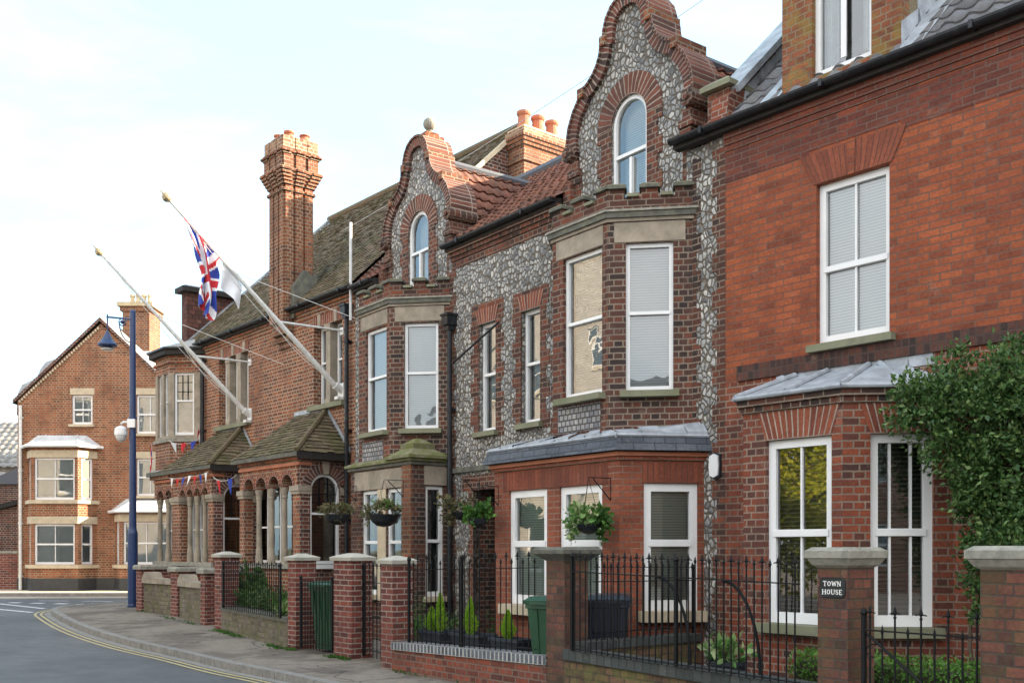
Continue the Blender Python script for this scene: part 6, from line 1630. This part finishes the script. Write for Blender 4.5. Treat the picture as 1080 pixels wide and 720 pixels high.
for (s, w, z, r, n) in ((.02,.62,2.92,.33,1300),(.16,.5,2.6,.34,1200),(.2,.5,3.02,.36,1500),(.6,.45,3.02,.38,1700),(1.05,.45,3.0,.40,1700),(.6,.45,2.70,.42,1600),(.35,.38,2.25,.28,800),(.55,.35,2.3,.40,1300),(1.05,.4,2.6,.45,1600),(.5,.32,1.85,.30,900),(.85,.3,1.9,.33,900),(.46,.30,1.5,.25,650),(.75,.28,1.45,.22,400),(1.6,.4,2.95,.42,1600),(2.3,.4,2.9,.5,1500),(1.6,.35,2.4,.45,1300),(.52,.25,1.15,.17,220),(-.12,.72,3.05,.17,220),(.32,.46,3.34,.14,160),(.75,.42,3.38,.15,180),(-.2,.68,2.78,.15,160),(.28,.4,1.95,.14,150),(.30,.34,1.55,.12,110),(1.2,.44,3.36,.16,160),(.42,.42,2.0,.26,800),(.62,.45,1.65,.28,900),(.9,.45,1.6,.35,900),(.42,.36,1.22,.20,400),(.38,.30,.95,.13,150),(1.1,.5,2.1,.4,1200)):
    B.append((FR.pt(s, w, z), r, n))
leaves('foliage', cl, B, .056, 'leaf_dark', .3, .62)
mb = MB()
for k in range(16):
    s0 = .45+random.uniform(-.12,.25); p = FR.pt(s0, .12, .1); q = [p]
    z = .1
    while z < 3.0:
        z += .25; s0 += random.uniform(-.06,.08); q.append(FR.pt(s0, .12+random.uniform(-.04,.16), z))
    mb.tube(q, [.016*(1-i/len(q))+.003 for i in range(len(q))], 'twig', 6)
for k in range(50):
    s0 = random.uniform(-.1,1.6); z = random.uniform(1.2,3.3); p = FR.pt(s0,.3,z); mb.tube([p, p+Vector((random.uniform(-.25,.25), random.uniform(-.3,.1), random.uniform(.05,.35)))], .004, 'twig', 4)
mb.build('stem', cl)
# box hedge behind the right gate
hd = thing('box_hedge', 'low clipped bright green hedge behind the black gate', 'hedge', (3.6,8.4,.2))
pts = []; fh = F((2.75,9.15), (.656,-.754))
for _ in range(9000):
    s = random.uniform(-.2,1.9); w = random.uniform(-.28,.18); z = random.uniform(.1,.60)
    e = random.choice((0,0,1,2))
    if e == 0: w = .18+random.gauss(0,.02)
    elif e == 1: z = .62+random.gauss(0,.025)
    pts.append((fh.pt(s,w,z), (random.gauss(0,1)-.4, random.gauss(0,1)-.4, random.gauss(.4,1))))
leaves('foliage', hd, [], .032, 'leaf_hedge', pts=pts, aspect=.7)
mb = MB(); mb.box(fh, -.18, 1.88, -.24, .12, 0, .56, 'soil'); mb.build('woody_core', hd)
gs = sheet('ground_bed', [(1.0,10.7),(2.45,8.5),(3.3,7.4),(5.2,8.6),(4.3,9.97),(2.5,12.04)], .16, 'soil')
# club garden shrubs
def shrub(label, blobs, size, mat, name='garden_shrub', cat='shrub', group=None, aspect=.5):
    c = Vector(blobs[0][0]); t = thing(name, label, cat, (c.x, c.y, 0), group=group)
    leaves('foliage', t, blobs, size, mat, .3, aspect, up=.8)
    mb = MB()
    for b in blobs:
        b = Vector(b[0])
        for k in range(4): mb.tube([(c.x+random.uniform(-.05,.05), c.y, -.02), tuple(b+Vector((random.uniform(-.1,.1),random.uniform(-.1,.1),0)))], .008, 'twig', 5)
    mb.build('stem', t); return t
GS = 'shrubs in the club garden'
shrub('tallest bright green leafy shrub at the left of the club garden', [((-4.95,19.3,.85),(.28,.3,.42),900),((-4.75,19.0,.6),(.3,.3,.3),600)], .11, 'leaf_mid', group=GS)
shrub('dark rounded shrub in the middle of the club garden', [((-4.3,18.4,.62),(.4,.35,.3),900)], .06, 'leaf_dark', group=GS)
shrub('lower mixed green shrub near the slim brick pier', [((-3.9,17.6,.6),(.35,.35,.25),700),((-3.75,17.2,.5),(.25,.2,.2),300)], .06, 'leaf_mid', group=GS)
shrub('pale yellowish green plant at the right end of the club garden', [((-3.72,16.8,.55),(.16,.16,.12),160)], .12, 'leaf_varieg', group=GS)
gs = sheet('ground_bed', [(-5.3,19.1),(-3.5,16.4),(-2.6,17.2),(-4.2,20.2)], .25, 'soil')
# front garden of the flint houses
shrub('dark green bush behind the railings near the pale-capped pier', [((-1.5,15.4,.55),(.35,.3,.35),700),((-1.0,15.2,.45),(.3,.25,.25),500)], .05, 'leaf_dark')
shrub('loose dark bush beside the recessed doorway', [((-.1,14.7,.5),(.3,.2,.2),400)], .05, 'leaf_mid')
shrub('clump of mixed leaves just right of the pale-capped pier', [((-1.35,14.2,.45),(.16,.16,.25),260)], .05, 'leaf_mid')
def trough(label, x, y, l, h, tw, plants):
    t = thing('planter_trough', label, 'planter', (x, y, 0), group='slate blue planter troughs'); f = F((x, y), DB)
    mb = MB(); z0, z1 = h-.30, h; a, b = l/2, l/2-.04
    lo = [f.pt(s, w, z0) for s, w in ((-b,.10),(b,.10),(b,-.10),(-b,-.10))]; hi = [f.pt(s, w, z1) for s, w in ((-a,.14),(a,.14),(a,-.14),(-a,-.14))]
    for i in range(4): mb.quad(lo[i], lo[(i+1)%4], hi[(i+1)%4], hi[i], 'trough')
    mb.box(f, -a-.015, a+.015, .13, .155, z1-.04, z1, 'trough'); mb.box(f, -a-.015, a+.015, -.155, -.13, z1-.04, z1, 'trough'); mb.box(f, -a-.016, -a+.01, -.13, .13, z1-.04, z1, 'trough'); mb.box(f, a-.01, a+.016, -.13, .13, z1-.04, z1, 'trough')
    mb.box(f, -b, b, -.10, .10, 0.0, z0, 'brick_mossy'); mb.build('trough_body', t)
    mb = MB(); mb.quad(f.pt(-a,.13,z1-.04), f.pt(a,.13,z1-.04), f.pt(a,-.13,z1-.04), f.pt(-a,-.13,z1-.04), 'soil'); mb.build('soil', t)
    return f
def conifer(label, p, h, r):
    p = Vector(p); t = thing('dwarf_conifer', label, 'conifer', p, group='lime green dwarf conifers in the troughs'); pts = []
    for _ in range(1500):
        f = random.random()**.8; a = random.uniform(0, 6.283); rr = r*(math.sin(min(1,(f+.12)*1.6)*math.pi/2) if f < .3 else (1-f)*1.25+.0)*random.uniform(.55,1)
        rr = min(rr, r); rr *= 1+.25*math.sin(a*3+f*9); q = p+Vector((rr*math.cos(a), rr*math.sin(a), f*h)); pts.append((q, (math.cos(a)*.5+random.gauss(0,.2), math.sin(a)*.5+random.gauss(0,.2), 1.2)))
    leaves('foliage', t, [], .035, 'leaf_lime', pts=pts, aspect=.4); mb = MB(); mb.tube([p-Vector((0,0,.04)), p+Vector((0,0,h*.9))], [.012,.003], 'twig', 6); mb.build('trunk', t)
f = trough('slate blue trough holding the two joined lime conifers', -.98, 13.55, .50, .50, 0, 0)
conifer('tallest narrow lime conifer, right one of the joined pair', f.pt(.05,0,.47), .50, .10); conifer('short lime conifer leaning on the left of the tallest one', f.pt(-.12,.02,.47), .30, .09)
f = trough('long slate blue trough holding the single middle conifer beside the railing post', -.50, 13.02, .60, .50, 0, 0)
conifer('lime conifer in the middle trough beside the railing post', f.pt(-.05,0,.47), .46, .11)
f = trough('slate blue trough nearest the green bin, with one small conifer', .0, 12.3, .52, .50, 0, 0)
conifer('broad small lime conifer nearest the green bin', f.pt(-.08,0,.47), .34, .11)
# pot plant
pt_ = thing('potted_plant', 'variegated leafy plant in a dark round pot behind the railings', 'potted plant', (2.0,9.5,.2))
mb = MB(); mb.lathe((2.0,9.5,.16), [(.12,0),(.15,.15),(.165,.32),(.18,.33),(.18,.37),(.16,.37),(.16,.34),(0,.34)], 'navy_plastic', 20); mb.build('pot', pt_)
leaves('foliage', pt_, [((2.0,9.5,.60),(.22,.22,.11),170)], .11, 'leaf_varieg', .2, .5, up=.6)
# hanging baskets
def basket(label, p, r, fol, mount, bowl='black_plastic', drip=0, zarm=None):
    p = Vector(p); t = thing('hanging_basket', label, 'hanging basket', p, group='hanging flower baskets')
    mb = MB(); mb.lathe(p-Vector((0,0,r*.85)), [(0,0),(r*.45,.02),(r*.8,r*.35),(r*.98,r*.75),(r,r*.85),(r*.94,r*.85),(r*.9,r*.7),(0,r*.7)], bowl, 18); mb.build('basket_bowl', t)
    top = Vector((p.x, p.y, zarm)); mb = MB()
    for k in range(3): a = k*2.09; mb.tube([p+Vector((r*.95*math.cos(a), r*.95*math.sin(a), 0)), top], .003, 'black_iron', 4)
    mb.build('chain', t)
    for (c, rr, n, s, m) in fol: leaves('foliage', t, [((p.x+c[0], p.y+c[1], p.z+c[2]), rr, n)], s, m, .25, .75, drop=drip)
    b = thing('basket_bracket', 'black wall bracket of the '+' '.join(label.split()[:11]), 'bracket', mount, group='basket brackets'); w = Vector(mount)
    mb = MB(); mb.tube([Vector((w.x,w.y,zarm+.01)), top+Vector((0,0,.01))], .0055, 'black_iron', 6); mb.tube([Vector((w.x,w.y,zarm+.02)), Vector((w.x,w.y,zarm-.26))], .006, 'black_iron', 6); mb.tube([Vector((w.x,w.y,zarm-.25)), top.lerp(Vector((w.x,w.y,zarm)),.2)], .007, 'black_iron', 6); mb.build('arm', b)
basket('big bushy green basket on the brick bay above the dark bin', (.90,12.06,1.86), .15, [((-.07,0,.09),(.19,.17,.14),300,.07,'leaf_varieg'),((.12,.0,.05),(.14,.13,.15),200,.08,'leaf_mid'),((.17,0,-.10),(.07,.08,.14),60,.075,'leaf_mid'),((-.2,0,-.08),(.08,.1,.14),90,.06,'leaf_varieg')], (1.18,12.27,2.4), zarm=2.40)
basket('basket of broad bright leaves beside the recessed doorway', (-.46,13.91,1.98), .15, [((0,0,.10),(.19,.17,.12),240,.085,'leaf_mid'),((0,0,-.0),(.17,.17,.08),60,.07,'leaf_hedge')], (-.19,14.12,2.4), 'black_plastic', zarm=2.42)
basket('dry straggly basket next to the black drainpipe', (-.76,15.35,2.12), .15, [((-.05,0,.12),(.32,.2,.20),420,.055,'leaf_dry'),((-.2,0,-.05),(.12,.1,.16),120,.05,'leaf_dry')], (-.5,15.6,2.6), zarm=2.6)
basket('dark bowl basket with trailing dry flowers left of the mossy capped pier', (-2.03,16.23,2.12), .24, [((0,0,.10),(.28,.25,.10),380,.055,'leaf_dry'),((-.28,0,.0),(.10,.12,.16),160,.05,'leaf_dry'),((0,0,.16),(.22,.2,.10),120,.05,'leaf_hedge')], (-1.75,16.46,2.65), zarm=2.66)
basket('shaggy dry basket in front of the club side window', (-3.0,17.6,2.17), .22, [((0,0,.08),(.30,.26,.12),480,.055,'leaf_dry'),((0,0,-.05),(.26,.24,.08),160,.05,'leaf_dry')], (-2.72,17.85,2.65), zarm=2.66)
# ivy on the low cottage side, trees across the street
iv = thing('ivy_hedge', 'tall green ivy-covered hedge at the left edge beyond the shed roof', 'hedge', (-18.5,39,GZ)); leaves('foliage', iv, [((-19.2,39.2,2.7),(1.4,.6,1.3),2600),((-20.4,39.4,2.5),(1.2,.6,1.2),1600)], .16, 'leaf_mid', .3, .8)
mb = MB(); mb.box(F((-21,39.3),(1,0)), 0, 3.4, -.3, .2, GZ, 3.4, 'leaf_dark'); mb.build('woody_core', iv)
def tree(label, x, y, zc, r, n, mat, size=.16):
    t = thing('tree', label, 'tree', (x, y, pz(y)), group='trees across the street'); mb = MB(); tp = Vector((x, y, zc-r*.3))
    mb.tube([(x,y,-.1),(x+.05,y,.8),(x-.03,y+.05,zc*.5),tp], [.17,.13,.11,.07], 'twig', 10)
    for k in range(14):
        a = k*2.4; z = zc*.45+k*.09*r; p = Vector((x, y, z)); q = p+Vector((math.cos(a)*r*.75, math.sin(a)*r*.75, r*.5)); mb.tube([p, p.lerp(q,.5)+Vector((0,0,.1)), q], [.05,.03,.01], 'twig', 6)
    mb.build('trunk', t); leaves('crown', t, [((x,y,zc),(r,r,r*.95),n),((x+r*.4,y+.2,zc-r*.3),(r*.6,)*3,n//3),((x-r*.3,y-.5,zc+r*.3),(r*.6,)*3,n//3)], size, mat, .35, .7)
tree('yellow leaved tree across the street, mirrored in the nearest bay', -11.0, 9.3, 3.1, 2.3, 10000, 'leaf_yellow')
tree('bushy golden green tree before the long dark brick house', 5.5, -11.0, 2.3, 1.9, 4200, 'leaf_yellow')
tree('dark green tree before the long dark brick house', 1.2, -13.0, 3.0, 2.4, 4200, 'leaf_dark')
tree('green tree across the street next to the yellow one', -9.2, 1.0, 2.7, 1.9, 3500, 'leaf_mid')

# ================================================================== light, sky, camera
sc = bpy.context.scene
EL, AZ = R(SUN_EL), R(SUN_AZ)     # azimuth measured from +Y towards +X
sl = bpy.data.lights.new('sun', 'SUN'); sl.energy = SUN_E; sl.angle = R(.53); sl.color = (1, .83, .62)
so = bpy.data.objects.new('sun', sl); COL.objects.link(so)
dv = Vector((math.sin(AZ)*math.cos(EL), math.cos(AZ)*math.cos(EL), math.sin(EL))); so.rotation_euler = dv.to_track_quat('Z', 'Y').to_euler(); so.location = (30, 0, 40)
w = bpy.data.worlds.new('World'); sc.world = w; w.use_nodes = True; nt = w.node_tree; nt.nodes.clear()
out = nt.nodes.new('ShaderNodeOutputWorld'); bg = nt.nodes.new('ShaderNodeBackground'); bg.inputs['Strength'].default_value = SKY_S
sky = nt.nodes.new('ShaderNodeTexSky'); sky.sky_type = 'NISHITA'; sky.sun_disc = False; sky.sun_elevation = EL; sky.sun_rotation = AZ; sky.altitude = 10; sky.air_density = 1.0; sky.dust_density = 2.2; sky.ozone_density = 1.2
# thin high cloud streaks
tc = nt.nodes.new('ShaderNodeTexCoord'); mp = nt.nodes.new('ShaderNodeMapping'); mp.inputs['Rotation'].default_value = (0, R(-20), R(24)); mp.inputs['Scale'].default_value = (1.2, 5.0, 6.0); nt.links.new(tc.outputs['Generated'], mp.inputs['Vector'])
nz = nt.nodes.new('ShaderNodeTexNoise'); nz.inputs['Scale'].default_value = 1.3; nz.inputs['Detail'].default_value = 7; nz.inputs['Roughness'].default_value = .6; nz.inputs['Distortion'].default_value = .4; nt.links.new(mp.outputs[0], nz.inputs['Vector'])
cr = nt.nodes.new('ShaderNodeValToRGB'); cr.color_ramp.elements[0].position = .42; cr.color_ramp.elements[1].position = .74; nt.links.new(nz.outputs['Fac'], cr.inputs['Fac'])
mul = nt.nodes.new('ShaderNodeMath'); mul.operation = 'MULTIPLY_ADD'; mul.inputs[1].default_value = .62; mul.inputs[2].default_value = .0; nt.links.new(cr.outputs['Color'], mul.inputs[0])
hz = nt.nodes.new('ShaderNodeMix'); hz.data_type = 'RGBA'; hz.inputs[0].default_value = .82; nt.links.new(sky.outputs[0], hz.inputs[6]); hz.inputs[7].default_value = (*CLOUD, 1)
mx = nt.nodes.new('ShaderNodeMix'); mx.data_type = 'RGBA'; nt.links.new(mul.outputs[0], mx.inputs[0]); nt.links.new(hz.outputs[2], mx.inputs[6]); mx.inputs[7].default_value = (*WISP, 1)
# unseen brighter sky behind the camera, added to lift light on the fronts
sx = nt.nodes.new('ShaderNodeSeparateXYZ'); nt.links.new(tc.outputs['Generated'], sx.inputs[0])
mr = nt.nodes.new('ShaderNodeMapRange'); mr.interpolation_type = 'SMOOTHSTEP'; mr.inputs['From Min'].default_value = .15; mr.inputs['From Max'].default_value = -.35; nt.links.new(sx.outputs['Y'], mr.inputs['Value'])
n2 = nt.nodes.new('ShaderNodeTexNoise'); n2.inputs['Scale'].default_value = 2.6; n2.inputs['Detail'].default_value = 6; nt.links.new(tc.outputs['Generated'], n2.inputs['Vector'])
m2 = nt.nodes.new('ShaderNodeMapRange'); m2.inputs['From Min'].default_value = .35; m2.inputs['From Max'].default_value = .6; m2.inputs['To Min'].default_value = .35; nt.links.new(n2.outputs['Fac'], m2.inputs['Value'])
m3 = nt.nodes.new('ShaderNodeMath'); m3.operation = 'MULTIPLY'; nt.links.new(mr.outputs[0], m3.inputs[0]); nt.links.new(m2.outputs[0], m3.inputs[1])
bk = nt.nodes.new('ShaderNodeMix'); bk.data_type = 'RGBA'; nt.links.new(m3.outputs[0], bk.inputs[0]); nt.links.new(mx.outputs[2], bk.inputs[6]); bk.inputs[7].default_value = (*SKY_FILL, 1)
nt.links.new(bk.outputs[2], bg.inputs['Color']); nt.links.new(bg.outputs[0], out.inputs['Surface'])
cd = bpy.data.cameras.new('camera'); cd.sensor_width = 36; cd.lens = 36; cd.shift_y = 220/1080; cd.clip_end = 3000; cd.clip_start = .05
co = bpy.data.objects.new('camera', cd); COL.objects.link(co); co.location = (0, 0, 1.55); co.rotation_euler = (R(90), 0, 0); sc.camera = co
sc.view_settings.view_transform = 'Standard'; sc.view_settings.look = 'None'; sc.view_settings.gamma = 1; sc.view_settings.exposure = EXPO
sc.render.engine = 'CYCLES'; sc.cycles.max_bounces = 6; sc.cycles.transparent_max_bounces = 12; sc.cycles.use_denoising = True

mb = MB(); a = Vector((-4.3,25.5,9.45)); b = Vector((5.0,13.9,10.7))
mb.tube([a.lerp(b,k/24)-Vector((0,0,.5*4*(k/24)*(1-k/24)*.35)) for k in range(25)], .008, 'lime_line', 4); o = mb.build('overhead_cable'); tag(o, 'thin overhead cable crossing the sky behind the gables', 'cable')

# weeds and moss along the foot of the walls
pts = []
for (a, b, n) in (((-5.4,18.9),(-3.6,16.1),500),((-3.62,16.25),(-3.30,15.85),160),((-2.62,14.98),(-2.26,14.52),260),((-1.55,13.3),(.35,10.95),90),((-8.3,23.0),(-6.0,19.8),120),((.35,10.9),(.6,10.6),60)):
    a = Vector(a); b = Vector(b); t = (b-a).normalized(); nn = Vector((t.y, -t.x))
    if nn.x > 0: nn = -nn
    cl_ = [random.random() for _ in range(9)]
    for _ in range(n):
        q = a.lerp(b, min(1, max(0, random.choice(cl_)+random.gauss(0,.05)))) + nn*abs(random.gauss(.02,.05)); pts.append(((q.x, q.y, pz(q.y)+.002), (random.gauss(0,.5)+nn.x*.5, random.gauss(0,.5)+nn.y*.5, abs(random.gauss(.6,.4)))))
o = leaves('weeds', None, [], .055, 'leaf_mid', pts=pts, aspect=.35); tag(o, 'small weeds and grass growing along the foot of the garden walls', 'weeds', kind='stuff')
